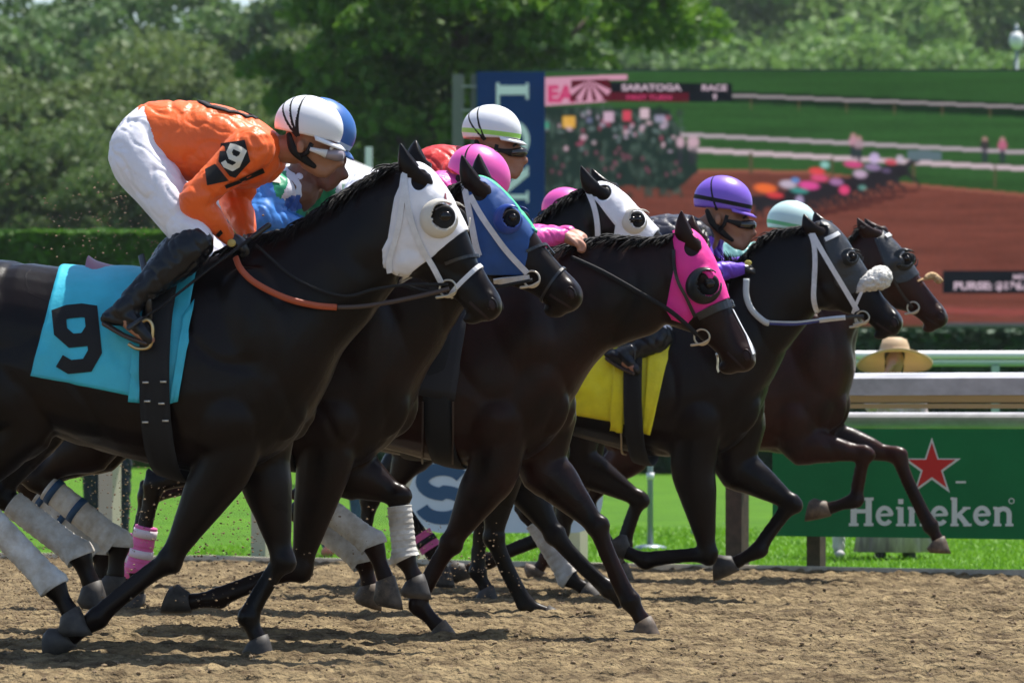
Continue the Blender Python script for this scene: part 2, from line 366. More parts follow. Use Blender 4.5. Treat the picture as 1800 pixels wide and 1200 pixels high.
    # face
    for sd in (-1, 1):
        e, n = hit(h, *h.hp(118, 14), 0); y = abs(e.y)
        me_ = MB(); me_.ball((e.x, sd*(y-.004), e.z), (.021, .012, .016)); me_.build('eye', EYE, body)
        e, n = hit(h, *h.hp(292, 30), 0); y = abs(e.y)
        mn = MB(); mn.ball((e.x, sd*(y+.001), e.z), (.014, .008, .024), rot=Matrix.Rotation(-.35, 3, 'Y')); nn_ = mn.build('nostril', NOST, body)
        mn = MB(); Rm = Matrix.Rotation(-.35, 3, 'Y'); mn.tube([e*0+Vector((e.x, sd*(y+.000), e.z))+Rm @ Vector((.016*math.cos(a), 0, .026*math.sin(a))) for a in np.linspace(-.9, 3.6, 18)], .0055, 8); mn.build('nostril_rim', spec['coat'], nn_)
    strap(h, [h.hp(312, 50), h.hp(296, 53), h.hp(280, 57), h.hp(264, 60)], .010, NOST, 'mouth', body, off=.0, thick=.0015)
    return h
def ring_strap(h, hs, w_, m, name, parent, n0=-8, n1=100, off=.006):
    """band right round the head along template s, from the face to the jaw"""
    mb = MB(); c = h.fr.P(*h.hp(hs[0], (n0+n1)/2-20)).lerp(h.fr.P(*h.hp(hs[1], (n0+n1)/2-20)), .5)
    f = h.fr.P(*h.hp(hs[0], n0)); b = h.fr.P(*h.hp(hs[1], n1)); ax = (b-f).normalized(); tg = Vector((-ax.z, 0, ax.x))
    c = f.lerp(b, .5); rings = []
    for a in np.linspace(0, 2*math.pi, 40, endpoint=False):
        d = (ax*math.cos(a)+Vector((0, 1, 0))*math.sin(a)).normalized()
        loc, no, i, _ = h.bvh.ray_cast(c+d*.5, -d)
        if loc is None or (loc-c).length > .3: loc = c+d*.05
        rings.append(np.array([loc+d*(off+.004)+tg*w_/2, loc+d*(off+.004)-tg*w_/2, loc+d*(off-.006)-tg*w_/2, loc+d*(off-.006)+tg*w_/2]))
    rings.append(rings[0]); mb.loft(rings, cap=False)
    return mb.build(name, m, parent, smooth=False)
def torus(h, c, R_, r, m, name, parent, tilt=0, sx=1.0):
    mb = MB(); rings = []
    for a in np.linspace(0, 2*math.pi, 25):
        p = c+Vector((math.cos(a)*R_*sx, 0, math.sin(a)*R_)); o = Vector((math.cos(a), 0, math.sin(a)))
        rings.append(np.array([p+o*(r*math.cos(b))+Vector((0, r*math.sin(b), 0)) for b in np.linspace(0, 2*math.pi, 8, endpoint=False)]))
    mb.loft(rings, cap=False); return mb.build(name, m, parent)
def inpoly(x, y, poly):
    c = False; n = len(poly); j = n-1
    for i in range(n):
        xi, yi = poly[i]; xj, yj = poly[j]
        if (yi > y) != (yj > y) and x < (xj-xi)*(y-yi)/(yj-yi)+xi: c = not c
        j = i
    return c
def hood(h, poly, m, eye=None, er=(20, 20), holes=(), name='blinker_hood', stripe=None, off=.006):
    """fabric hood: a dense skin of the head moved outwards and cut along its hems"""
    P = h.fr.P; ms = h.msc; nu, nv = 150, 120
    rows = np.array([[s_, nf, nb, hw] for s_, nf, nb, hw in HEAD], float)
    ss = np.linspace(-2, 300, nu); mb = MB(); V = []; keep = []
    k = 0; grid = np.zeros((nu, nv, 3)); pxg = np.zeros((nu, nv, 2))
    for i, s_ in enumerate(ss):
        nf, nb, hw = [np.interp(s_, rows[:, 0], rows[:, c]) for c in (1, 2, 3)]
        t = P(*h.hp(s_, nf)); b = P(*h.hp(s_, nb)); c0 = (t+b)/2
        for j, a in enumerate(np.linspace(0, 2*math.pi, nv, endpoint=False)):
            d = ((t-b)/2*math.cos(a)+Vector((0, hw*ms*math.sin(a), 0)))
            dn = d.normalized(); loc, no, q, _ = h.bvh.ray_cast(c0+dn*.35, -dn)
            if loc is None or (loc-c0).length > d.length*1.6+.03: loc = c0+d; no = dn
            w_ = noise.noise(Vector((s_*.05, a*2.5, 3)))*.002-.0035*max(0, .13-abs(noise.noise(Vector((s_*.018+a*.5, a*2.2, 8)))))/.13
            p = loc+dn*(off+w_); grid[i, j] = p; pxg[i, j] = h.fr.px(Vector((p.x, 0, p.z)))
    for _ in range(2):
        g = grid.copy(); g[1:-1] = (grid[:-2]+grid[1:-1]*2+grid[2:])/4; g = (np.roll(g, 1, 1)+2*g+np.roll(g, -1, 1))/4; grid = g
    faces = []; stf = []
    cen = lambda i, j: ((pxg[i, j]+pxg[i+1, (j+1) % nv])/2)
    for i in range(nu-1):
        for j in range(nv):
            c = cen(i, j)
            if not inpoly(c[0], c[1], poly): continue
            bad = False
            for (ex, ey, rx, ry) in holes:
                if ((c[0]-ex)/rx)**2+((c[1]-ey)/ry)**2 < 1: bad = True
            if bad: continue
            a, b = i*nv+j, i*nv+(j+1) % nv; f = (a, b, b+nv, a+nv)
            y = abs(grid[i, j][1])
            (stf if (stripe and y < stripe[0] and j*1.0/nv < .3 or stripe and y < stripe[0] and j*1.0/nv > .7) else faces).append(f)
    o = None
    for fs, mm, nm in ((faces, m, name), (stf, stripe[1] if stripe else None, 'centre_stripe')):
        if not fs: continue
        q = MB(); q.add(grid.reshape(-1, 3), fs); me = q.mesh(nm); 
        ob = mkobj(nm, me, mm, h.body if o is None else o)
        if o is None: o = ob
        md = ob.modifiers.new('thick', 'SOLIDIFY'); md.thickness = .004; md.offset = 0
    # drop loose vertices
    import bmesh
    def near_seg(p, a, b):
        ab = b-a; t = max(0, min(1, (p-a).dot(ab)/max(ab.length_squared, 1e-9))); return a+ab*t
    PV = [Vector(q) for q in poly]
    for ob in [o]+list(o.children):
        bm = bmesh.new(); bm.from_mesh(ob.data)
        for v in bm.verts:
            if not v.link_faces or not any(e.is_boundary for e in v.link_edges): continue
            p = Vector(h.fr.px(Vector((v.co.x, 0, v.co.z)))); best = None; bd = 1e9
            for i in range(len(PV)):
                q = near_seg(p, PV[i-1], PV[i]); dd = (q-p).length
                if dd < bd: bd = dd; best = q
            for (ex, ey, rx, ry) in holes:
                d = Vector(((p.x-ex)/rx, (p.y-ey)/ry)); q = Vector((ex+d.x/max(d.length,.01)*rx, ey+d.y/max(d.length,.01)*ry)); dd = (q-p).length
                if dd < bd: bd = dd; best = q
            if bd < 7: v.co.x += (best.x-p.x)/h.fr.sc; v.co.z -= (best.y-p.y)/h.fr.sc
        bm.to_mesh(ob.data); bm.free()
    for ob in [o]+list(o.children):
        bm = bmesh.new(); bm.from_mesh(ob.data); bmesh.ops.delete(bm, geom=[v for v in bm.verts if not v.link_faces], context='VERTS'); bm.to_mesh(ob.data); bm.free()
    return o
def eye_cup(h, px, py, r, m, parent, cut=(.2, 1.3), depth=.9, hole=True):
    """half bowl standing off the hood behind the eye, open to the front"""
    c, n = hit(h, px, py, .0); rad = r/h.fr.sc
    for sd in (1, -1):
        mb = MB(); nu, nv = 14, 40; V = []; fs = []
        for i in range(nu+1):
            th = (math.pi/2)*(i/nu)
            for j in range(nv):
                a = 2*math.pi*j/nv
                V.append((c.x+math.sin(th)*math.cos(a)*rad, sd*(c.y-.002-math.cos(th)*rad*depth*.55), c.z+math.sin(th)*math.sin(a)*rad))
        for i in range(nu):
            for j in range(nv):
                aa = 2*math.pi*(j+.5)/nv; x = math.sin((math.pi/2)*((i+.5)/nu))*math.cos(aa); z = math.sin((math.pi/2)*((i+.5)/nu))*math.sin(aa)
                if hole and ((x-.35)**2/.40+(z-.12)**2/.50) < 1: continue
                q = (i*nv+j, i*nv+(j+1) % nv, (i+1)*nv+(j+1) % nv, (i+1)*nv+j); fs.append(q if sd > 0 else q[::-1])
        mb.add(V, fs); o = mb.build('eye_cup', m, parent)
        md = o.modifiers.new('thick', 'SOLIDIFY'); md.thickness = .004
        mk = MB(); mk.ball((c.x+rad*.30, sd*(c.y+rad*.02), c.z+rad*.08), (rad*.58, rad*.16, rad*.62)); eo = mk.build('eye_opening', BLACKC, o)
        mk = MB(); mk.ball((c.x+rad*.34, sd*(c.y-rad*.10), c.z+rad*.10), (rad*.34, rad*.16, rad*.28)); mk.build('eye', EYE, eo)
def cloth_patch(h, quad, m, name, parent, off=.012, nu=40, nv=30, wave=.013, over=True, smooth_n=1):
    """cloth laid on the flank; quad = px corners TL,TR,BR,BL; carried over the spine to the other side"""
    TL, TR_, BR, BL = [Vector(q) for q in quad]; G = []
    for i in range(nu+1):
        u = i/nu; col = []
        for j in range(nv+1):
            v = j/nv; p = (TL.lerp(TR_, u)).lerp(BL.lerp(BR, u), v); a, n = hit(h, p.x, p.y, off)
            if j > 0 and a.y > col[-1].y+.014: a.y = col[-1].y+.014      # hangs rather than tucking under
            w_ = noise.noise(Vector((u*5+v*1.5, v*2.2, 1.3)))+.5*noise.noise(Vector((u*11-v*3, v*5, 4)))
            a.y -= wave*abs(w_)*(.4+.5*v); col.append(a)
        if over:
            t = col[0]; d, no, i_, _ = h.bvh.ray_cast(Vector((t.x, 0, 3)), Vector((0, 0, -1)))
            z = d.z+off if d else t.z
            sp = [Vector((t.x, t.y*.66, t.z+(z-t.z)*.6)), Vector((t.x, t.y*.33, t.z+(z-t.z)*.9)), Vector((t.x, 0, z))]
            full = col[::-1]+sp; col = full+[Vector((q.x, -q.y, q.z)) for q in full[:-1][::-1]]
        G.append([tuple(c) for c in col])
    g = np.array(G); k = g.shape[1]
    for _ in range(smooth_n):
        g[1:-1] = (g[:-2]+2*g[1:-1]+g[2:])/4
    fs = [(i*k+j, i*k+j+1, (i+1)*k+j+1, (i+1)*k+j) for i in range(nu) for j in range(k-1)]
    mb = MB(); mb.add(g.reshape(-1, 3), fs); o = mb.build(name, m, parent)
    md = o.modifiers.new('thick', 'SOLIDIFY'); md.thickness = .004; md.offset = 0
    return o
def band(h, x0, x1, y, m, name, parent, off=.012, zc=-1):
    """girth: a ring right round the barrel"""
    P = h.fr.P; c0 = P(x0, y); c1 = P(x1, y); c0.x = hit(h, x0, y, 0)[0].x; c1.x = hit(h, x1, y, 0)[0].x; G = []
    for t in np.linspace(0, 1, 5):
        c = c0.lerp(c1, t); ring = []
        for a in np.linspace(0, 2*math.pi, 64, endpoint=False):
            d = Vector((0, math.sin(a), math.cos(a))); loc, n, i, _ = h.bvh.ray_cast(c, d)
            ring.append(loc+d*(off+(.003 if .1 < t < .9 else 0)) if loc else c+d*.3)
        G.append(np.array(ring))
    mb = MB(); mb.loft(G, cap=False); o = mb.build(name, m, parent); md = o.modifiers.new('thick', 'SOLIDIFY'); md.thickness = .008; md.offset = 0
    return o
def decal(h, polys, m, name, parent, off=.02, px_map=None, sub=.5, target=None):
    """flat lettering wrapped on a surface; polys = list of strips (list of quads in px)"""
    mb = MB()
    for strip in polys:
        for q in strip:
            q = [Vector(p) for p in q]; n = 4; V = []; fs = []
            for i in range(n+1):
                for j in range(n+1):
                    p = q[0].lerp(q[1], i/n).lerp(q[3].lerp(q[2], i/n), j/n)
                    o, d = h.fr.local_ray(p.x, p.y); loc, no, k, _ = target.ray_cast(o, d)
                    if loc is None: loc, no, k, _ = target.find_nearest(h.fr.P(p.x, p.y, 0))
                    if no.dot(d) > 0: no = -no
                    V.append(loc-d*off)
            fs = [(i*(n+1)+j, i*(n+1)+j+1, (i+1)*(n+1)+j+1, (i+1)*(n+1)+j) for i in range(n) for j in range(n)]
            mb.add(V, fs)
    return mb.build(name, m, parent)
def bvh_of(o):
    dg = bpy.context.evaluated_depsgraph_get(); dg.update()
    e = o.evaluated_get(dg); me = e.to_mesh(); b = BVHTree.FromPolygons([v.co for v in me.vertices], [p.vertices for p in me.polygons]); e.to_mesh_clear(); return b
def stroke(pts, th):
    """mitred strip of quads along a polyline; th = width or list"""
    P = [Vector(p) for p in pts]; n = len(P); closed = (P[0]-P[-1]).length < 1e-6; L = []; Rr = []
    if not hasattr(th, '__len__'): th = [th]*n
    for i in range(n):
        a = P[i]-P[i-1] if i > 0 else (P[-1]-P[-2] if closed else P[1]-P[0])
        b = P[i+1]-P[i] if i < n-1 else (P[1]-P[0] if closed else P[-1]-P[-2])
        a.normalize(); b.normalize(); t = (a+b)
        t = t.normalized() if t.length > 1e-5 else a
        nn = Vector((-t.y, t.x)); c = max(.5, abs(nn.dot(Vector((-a.y, a.x))))); o = nn*(th[i]/2/c); L.append(P[i]+o); Rr.append(P[i]-o)
    return [[L[i], L[i+1], Rr[i+1], Rr[i]] for i in range(n-1)]
def arc(cx, cy, rx, ry, a0, a1, n=14):
    return [(cx+rx*math.cos(R(a)), cy+ry*math.sin(R(a))) for a in np.linspace(a0, a1, n)]
# glyphs: (advance, list of (points, width)), unit box, y up
GL = {
 'L': (.72, [([(.17,0),(.17,1)],.15),([(.02,.96),(.36,.96)],.07),([(.02,.04),(.62,.04)],.08),([(.60,.0),(.60,.28)],.07)]),
 'O': (.98, [(arc(.46,.5,.37,.44,90,450,26),.15)]),
 'N': (.98, [([(.16,0),(.16,1)],.10),([(.16,.96),(.74,.04)],.15),([(.76,0),(.76,1)],.09),([(.02,.965),(.26,.965)],.06),([(.62,.965),(.9,.965)],.06),([(.02,.03),(.30,.03)],.06)]),
 'G': (.98, [(arc(.47,.5,.37,.44,48,340,24)+[(.80,.40)],.15),([(.55,.42),(.92,.42)],.07)]),
 'I': (.42, [([(.2,0),(.2,1)],.15),([(.05,.965),(.35,.965)],.06),([(.05,.03),(.35,.03)],.06)]),
 'E': (.76, [([(.17,0),(.17,1)],.15),([(.03,.96),(.62,.96)],.08),([(.17,.5),(.5,.5)],.07),([(.03,.04),(.66,.04)],.08)]),
 'S': (.70, [(arc(.34,.73,.24,.20,20,180,10)+arc(.34,.73,.24,.22,190,265,6)+arc(.34,.27,.25,.22,85,0,8)+arc(.34,.27,.25,.20,-10,-165,10),.15)]),
 'H': (.90, [([(.20,0),(.20,1)],.17),([(.70,0),(.70,1)],.17),([(.2,.52),(.7,.52)],.12),([(.04,.95),(.36,.95)],.09),([(.54,.95),(.86,.95)],.09),([(.04,.05),(.36,.05)],.09),([(.54,.05),(.86,.05)],.09)]),
 'e': (.66, [([(.12,.38),(.54,.40)]+arc(.33,.36,.22,.28,12,325,20),[.08,.09]+[.13]*20)]),
 'i': (.40, [([(.2,0),(.2,.66)],.16),([(.05,.63),(.2,.63)],.08),([(.05,.04),(.36,.04)],.08),([(.12,.86),(.29,.86)],.15)]),
 'n': (.76, [([(.17,0),(.17,.66)],.15),([(.17,.50)]+arc(.38,.42,.19,.19,130,0,8)+[(.57,.0)],.14),([(.04,.63),(.17,.63)],.08),([(.04,.04),(.31,.04)],.08),([(.44,.04),(.71,.04)],.08)]),
 'k': (.76, [([(.17,0),(.17,1.0)],.15),([(.20,.30),(.56,.64)],.11),([(.32,.40),(.60,.03)],.15),([(.04,.96),(.17,.96)],.08),([(.04,.04),(.31,.04)],.08),([(.46,.04),(.74,.04)],.08),([(.44,.63),(.70,.63)],.07)]),
}
NINE_OUT = [(.62,0),(.36,0),(.10,.16)]
def nine(cx, cy, hgt, ang=0, wd=.62, th=.26):
    """octagonal athletic numeral in px, y down; returns strips"""
    w_ = wd; q = th/2
    loop = [(q,.62),(q,.86),(q+.13,1-q),(w_-q-.13,1-q),(w_-q,.86),(w_-q,.62),(w_-q-.12,.47),(q+.14,.47),(q,.62)]
    tail = [(w_-q,.64),(w_-q,.28),(w_-q-.13,q*.9),(q+.08,q*.9),(q-.06,.20)]
    out = []
    for pl in (loop, tail):
        for s4 in stroke(pl, th*.92):
            out.append([(cx+((p[0]-w_/2)*math.cos(ang)+(p[1]-.5)*math.sin(ang))*hgt, cy-(-(p[0]-w_/2)*math.sin(ang)+(p[1]-.5)*math.cos(ang))*hgt) for p in s4])
    return out
# ================================================================ horses
CO_A = coat_mat('near_black_coat', (.009, .0055, .0045), (.004, .003, .003))
CO_B = coat_mat('black_brown_coat', (.016, .008, .0055), (.005, .0035, .003))
CO_C = coat_mat('black_coat', (.007, .0055, .005), (.004, .0035, .003))
CO_D = coat_mat('dark_bay_coat', (.027, .0105, .007), (.006, .0038, .003))
CO_E = coat_mat('brown_black_coat', (.010, .006, .005), (.004, .003, .003))
CO_F = coat_mat('bay_coat', (.046, .016, .009), (.010, .005, .0035))
CO_G = coat_mat('dark_brown_coat', (.014, .008, .006), (.006, .004, .004))
PINKW = silk('pink_bandage', (.75, .12, .36)); NAVY = silk('navy_tape', (.02, .07, .16)); PALEW = mat('pale_tape', (.72, .62, .66), rough=.7)
BLUEST = mat('blue_tape', (.015, .06, .14), rough=.6)
wW = (.16, 1.08, [(0, 1, WRAP)])
wB = (.16, 1.08, [(0, 1, WRAP), (.04, .11, BLUEST), (.34, .41, BLUEST)])
wP = (.50, 1.15, [(0, 1, PINKW), (.05, .20, PALEW), (.42, .56, PALEW)])
wS = (.70, .95, [(0, 1, PINKW), (.35, .65, BLACKC)])
SPEC = {
 'A': dict(d=18.0, chest=557, coat=CO_A, O=(724, 287), T=(882, 552), label='nearest horse, near black with a white blinker hood and turquoise cloth numbered 9',
   neck=[((520,398),(572,690)),((562,371),(600,625)),((604,342),(640,575)),((650,313),(672,535)),((694,292),(700,500))],
   ears=[((748,318),(704,252),-1),((745,296),(731,246),1)],
   legs=[('f',-1,(400,805),(298,985),(172,1085),(96,1140)),('f',1,(458,800),(497,985),(437,1085),(462,1142)),
         ('h',-1,(50,740),(-55,872),(95,1030),(138,1100),wW),('h',1,(70,740),(0,868),(140,975),(172,1055),wW)]),
 'B': dict(d=18.9, chest=735, coat=CO_B, O=(832, 311), T=(1022, 528), label='brown-black horse in a blue blinker hood with a green stripe, second nearest',
   neck=[((668,410),(748,662)),((712,380),(775,615)),((756,356),(800,568)),((795,334),(826,530)),((818,320),(846,492))],
   ears=[((852,338),(812,272),-1),((862,330),(842,270),1)],
   legs=[('f',-1,(572,800),(528,1000),(385,1050),(306,1062)),('f',1,(612,822),(700,872),(712,980),(738,1035),wW),
         ('h',-1,(165,775),(62,838),(208,955),(200,1045),wB),('h',1,(185,775),(50,850),(180,970),(176,1040),wB)]),
 'D': dict(d=19.8, chest=1015, coat=CO_D, O=(1200, 402), T=(1327, 640), label='dark bay horse in a bright pink blinker hood with a white nose blaze', hoof=HOOFP,
   neck=[((950,448),(1022,672)),((1010,430),(1060,625)),((1070,417),(1110,602)),((1128,418),(1155,585)),((1174,414),(1185,550))],
   ears=[((1222,432),(1198,370),-1),((1232,424),(1217,378),1)],
   legs=[('f',-1,(868,822),(792,955),(735,1062),(790,1122)),('f',1,(950,812),(1050,925),(1108,1055),(1142,1110)),
         ('h',-1,(600,775),(540,868),(655,955),(690,1052),wW),('h',1,(610,780),(530,900),(640,985),(655,1052),wW)]),
 'C': dict(d=22.0, chest=940, coat=CO_C, O=(1046, 322), T=(1224, 486), label='black horse in a white blinker hood, behind the neck of the pink-hooded horse',
   neck=[((870,468),(955,660)),((915,422),(985,600)),((955,378),(1010,545)),((990,352),(1035,500)),((1022,335),(1052,470))],
   ears=[((1062,342),(1021,291),-1),((1078,334),(1040,296),1)],
   legs=[('f',-1,(880,820),(868,945),(925,1062),(978,1086)),('f',1,(900,820),(975,940),(1070,1035),(1110,1076)),
         ('h',-1,(430,800),(272,850),(243,1000),(240,1068),wP),('h',1,(420,810),(262,870),(232,1010),(235,1066),wP)]),
 'E': dict(d=23.5, chest=1345, coat=CO_E, O=(1436, 388), T=(1587, 578), label='brown-black horse with a white bridle and sheepskin noseband, wearing a yellow cloth',
   neck=[((1278,492),(1358,668)),((1312,448),(1386,612)),((1350,414),(1418,568)),((1390,402),(1440,540)),((1420,396),(1456,520))],
   ears=[((1440,408),(1413,376),-1),((1455,398),(1432,372),1)],
   legs=[('f',-1,(1218,818),(1245,975),(1135,985),(1082,962)),('f',1,(1290,815),(1393,885),(1335,965),(1268,1003)),
         ('h',-1,(950,800),(850,905),(840,1005),(862,1050)),('h',1,(960,800),(930,900),(1000,1015),(1042,1045),wW)]),
 'F': dict(d=26.0, chest=1497, coat=CO_F, O=(1530, 402), T=(1668, 566), label='bay horse in a black hood leading the field on the rail side', hoof=HOOFP, mane=.8,
   neck=[((1432,520),(1503,652)),((1456,478),(1503,608)),((1480,440),(1514,565)),((1502,412),(1532,534)),((1520,398),(1546,505))],
   ears=[((1542,412),(1507,383),-1),((1552,408),(1520,384),1)],
   legs=[('f',-1,(1400,778),(1522,798),(1505,878),(1430,902)),('f',1,(1440,765),(1578,802),(1636,925),(1655,960)),
         ('h',-1,(1110,790),(1030,880),(1075,965),(1100,1010)),('h',1,(1100,790),(990,890),(960,980),(940,1010))]),
 'G': dict(d=24.7, chest=1095, coat=CO_G, O=(1172, 432), T=(1296, 588), label='dark brown horse hidden between the others, only its raised forelegs showing',
   neck=[((1040,520),(1105,655)),((1072,492),(1120,615)),((1104,468),(1140,580)),((1132,448),(1160,556)),((1156,436),(1174,540))],
   ears=[((1178,446),(1150,428),-1),((1184,444),(1158,430),1)],
   legs=[('f',-1,(1010,808),(1124,878),(1098,955),(1078,988)),('f',1,(1020,808),(985,935),(860,985),(800,1012)),
         ('h',-1,(730,785),(690,860),(762,970),(785,1020),wS),('h',1,(720,790),(650,880),(640,980),(650,1030))]),
}
H = {k: make_horse(v) for k, v in SPEC.items()}
HAIRC = HAIR
def paint(o, h, poly, m, both=True):
    me = o.data; me.materials.append(m); k = len(me.materials)-1
    for p in me.polygons:
        c = p.center
        if c.y > 0 and not both: continue
        x, y = h.fr.px(c)
        if inpoly(x, y, poly): p.material_index = k
# ---------------- horse A tack
def bits(h, c, r=.034, m=STEEL, ang=.6):
    p, n = hit(h, c[0], c[1], .012)
    o = torus(h, p, r, .0045, m, 'bit_ring', h.body); q = MB()
    q.capsule([p+Vector((-.045, -.004, -.035)), p+Vector((.0, -.006, -.028)), p+Vector((.03, -.004, -.012))], [.006, .005, .005], 8); q.build('bit_cheek', m, h.body)
    return p
WHOOD = mat('white_hood_cloth', (.80, .80, .85), rough=.75, noise_amt=.12, nscale=12, bump=.5, bscale=22, bdist=.006)
CUPW = mat('cream_eye_cup', (.62, .58, .50), rough=.35)
CUPB = mat('black_eye_cup', (.014, .016, .017), rough=.3, spec=.35)
CYAN = mat('turquoise_cloth', (.04, .50, .66), rough=.5, noise_amt=.2, nscale=5, bump=.6, bscale=9, bdist=.015)
YEL = mat('yellow_cloth', (.92, .85, .02), rough=.5, noise_amt=.25, nscale=5, bump=.6, bscale=9, bdist=.015)
h = H['A']
hd = hood(h, [(716,250),(712,330),(704,350),(692,420),(682,440),(682,470),(700,484),(720,488),(745,468),(768,452),(826,401),(840,300),(760,240)], WHOOD, holes=((746,318,14,19),(783,380,15,20)))
eye_cup(h, 772, 384, 33, CUPW, hd)
strap(h, [(714,300),(708,360),(700,410),(684,452),(684,478)], .022, WHITES, 'throat_strap', h.body, off=.013)
strap(h, [(712,320),(722,380),(740,430),(760,465),(778,495)], .022, WHITES, 'cheek_strap', h.body, off=.013)
strap(h, [(784,462),(812,453),(838,450),(851,450)], .013, BLACKL, 'nose_band', h.body, off=.012)
ring_strap(h, (222, 238), .018, WHITES, 'tongue_tie', h.body, 0, 90, off=.004)
bits(h, (790, 505))
decal(h, [stroke([(790+7*math.cos(a), 345+13*math.sin(a)) for a in np.linspace(0, 6.283, 20)], 3.4)], mat('maroon_print', (.16,.02,.04)), 'hood_badge', hd, off=.017, target=h.bvh)
decal(h, [stroke([(789,338),(792,350)], 4.5)], mat('teal_print', (.02,.20,.16)), 'badge_centre', hd, off=.0165, target=h.bvh)
# saddle cloth with numeral
def patch_number(h, o, polys, m, off=.004):
    b = bvh_of(o)
    return decal(h, [polys], m, 'numeral', o, off=off, target=b)
sc_ = cloth_patch(h, ((104,474),(345,486),(300,708),(56,660)), CYAN, 'saddle_cloth', h.body)
cf = cloth_patch(h, ((236,600),(262,602),(250,706),(228,704)), CYAN, 'cloth_hem', sc_, off=.026, nu=8, nv=12, over=False)
cf = cloth_patch(h, ((322,560),(344,530),(314,704),(300,708)), CYAN, 'cloth_front_hem', sc_, off=.026, nu=8, nv=12, over=False)
patch_number(h, sc_, nine(136, 594, 122, ang=-.10, wd=.68, th=.215), BLACKC)
band(h, 250, 303, 640, BLACKC, 'girth', h.body, off=.042)
for yy in (671, 704, 735):
    for xx in (262, 292):
        p, n = hit(h, xx, yy, .049); q = MB(); q.box(p.x-.012, p.x+.012, p.y-.012, p.y-.002, p.z-.004, p.z+.004); q.build('girth_buckle', STEEL, h.body)
SADP = mat('plum_leather', (.30, .13, .19), rough=.4)
def saddle(h, pts, hw, m, top_mat=None):
    mb = MB(); rings = []
    P, B = smooth_path([[*p, w_] for p, w_ in zip(pts, hw)], 5)
    q = smooth_path([[p[0], p[1], w_, 0] for p, w_ in zip(pts, hw)], 5)[0]
    for x, y, w_ in q:
        c = h.fr.P(x, y); r = []
        for a in np.linspace(-1, 1, 15): r.append((c.x, a*w_, c.z-.10*abs(a)**2.2))
        for a in np.linspace(1, -1, 15): r.append((c.x, a*w_*.97, c.z-.10*abs(a)**2.2-.022))
        rings.append(np.array(r))
    mb.loft(rings); return mb.build('saddle', m, h.body)
saddle(h, [(156,449),(170,458),(200,466),(240,473),(300,470),(340,452),(360,444)], [.07,.12,.14,.13,.12,.11,.06], SADP)
RUST = mat('orange_rein', (.38, .07, .022), rough=.5); BROWNL = mat('dark_brown_leather', (.05, .03, .022), rough=.4)
def rein(h, pts, r, m, name='rein', fl=.45, parent=None):
    mb = MB(); P, _ = smooth_path([(*h.fr.P(*p), 0) for p in pts], 6); mb.tube([Vector(p) for p in P], r, 8, flat=fl); return mb.build(name, m, parent or h.body)
rein(h, [(414,452,-.20),(424,474,-.235),(450,498,-.25),(500,523,-.235),(550,536,-.20),(592,540,-.16)], .013, RUST)
rein(h, [(592,540,-.16),(640,538,-.14),(700,528,-.115),(760,515,-.10),(790,507,-.085)], .009, BROWNL)
rein(h, [(450,430,-.16),(520,490,-.20),(600,520,-.16),(660,508,-.13),(720,500,-.10),(788,500,-.085)], .006, BLACKC)
# stirrup leather + iron on a horse at px offset/scale
def stirrup(h, px, py, s=1.0, m=None):
    m = m or mat('stirrup_brass', (.55, .42, .22), rough=.35, metal=1)
    q = MB(); pts = [(px-22*s, py+16*s), (px-8*s, py+24*s), (px+10*s, py+24*s), (px+18*s, py+14*s), (px+20*s, py-14*s), (px+12*s, py-26*s), (px+2*s, py-22*s)]
    P, _ = smooth_path([(*h.fr.P(a, b, -.36), 0) for a, b in pts], 4); q.tube([Vector(p) for p in P], .008, 8); q.build('stirrup', m, h.body)
    q = MB(); q.tube([h.fr.P(px+14*s, py-26*s, -.35), h.fr.P(px+12*s, py-90*s, -.32), h.fr.P(px, py-140*s, -.22)], [.014]*3, 8, flat=.3); q.build('stirrup_leather', BLACKL, h.body)
stirrup(h, 248, 588)
# ---------------- horse B tack
h = H['B']
BLUH = mat('blue_hood_cloth', (.012, .075, .28), rough=.6, noise_amt=.15, nscale=10, bump=.4, bscale=22, bdist=.006)
GREH = mat('green_stripe_cloth', (.05, .50, .26), rough=.6)
hd = hood(h, [(825,260),(820,320),(836,400),(848,470),(852,484),(925,484),(932,455),(936,420),(948,392),(990,360),(860,270)], BLUH, holes=((851,338,14,17),(900,385,15,19)), stripe=(.030, GREH))
eye_cup(h, 893, 385, 25, mat('blue_eye_cup', (.02, .06, .30), rough=.35), hd, depth=.7)
strap(h, [(817,322),(828,380),(838,430),(844,450)], .026, WHITES, 'throat_strap', h.body, off=.013)
strap(h, [(828,345),(850,385),(890,440),(928,480)], .024, WHITES, 'cheek_strap', h.body, off=.013)
strap(h, [(866,490),(900,490),(932,488)], .028, WHITES, 'chin_strap', h.body, off=.013)
strap(h, [(925,442),(950,432),(975,428),(990,432)], .013, BLACKL, 'nose_band', h.body, off=.012)
ring_strap(h, (248, 262), .012, BLACKL, 'lower_nose_band', h.body, 0, 80, off=.004)
bits(h, (936, 490), m=mat('cream_steel', (.7, .62, .5), rough=.35, metal=.6))
rein(h, [(700,500,-.2),(800,520,-.15),(870,505,-.12),(936,492,-.09)], .007, BLACKC)
cloth_patch(h, ((300,490),(520,490),(490,700),(270,660)), mat('white_cloth', (.7,.7,.7)), 'saddle_cloth', h.body, nu=16, nv=12)
band(h, 455, 505, 640, BLACKC, 'girth', h.body)
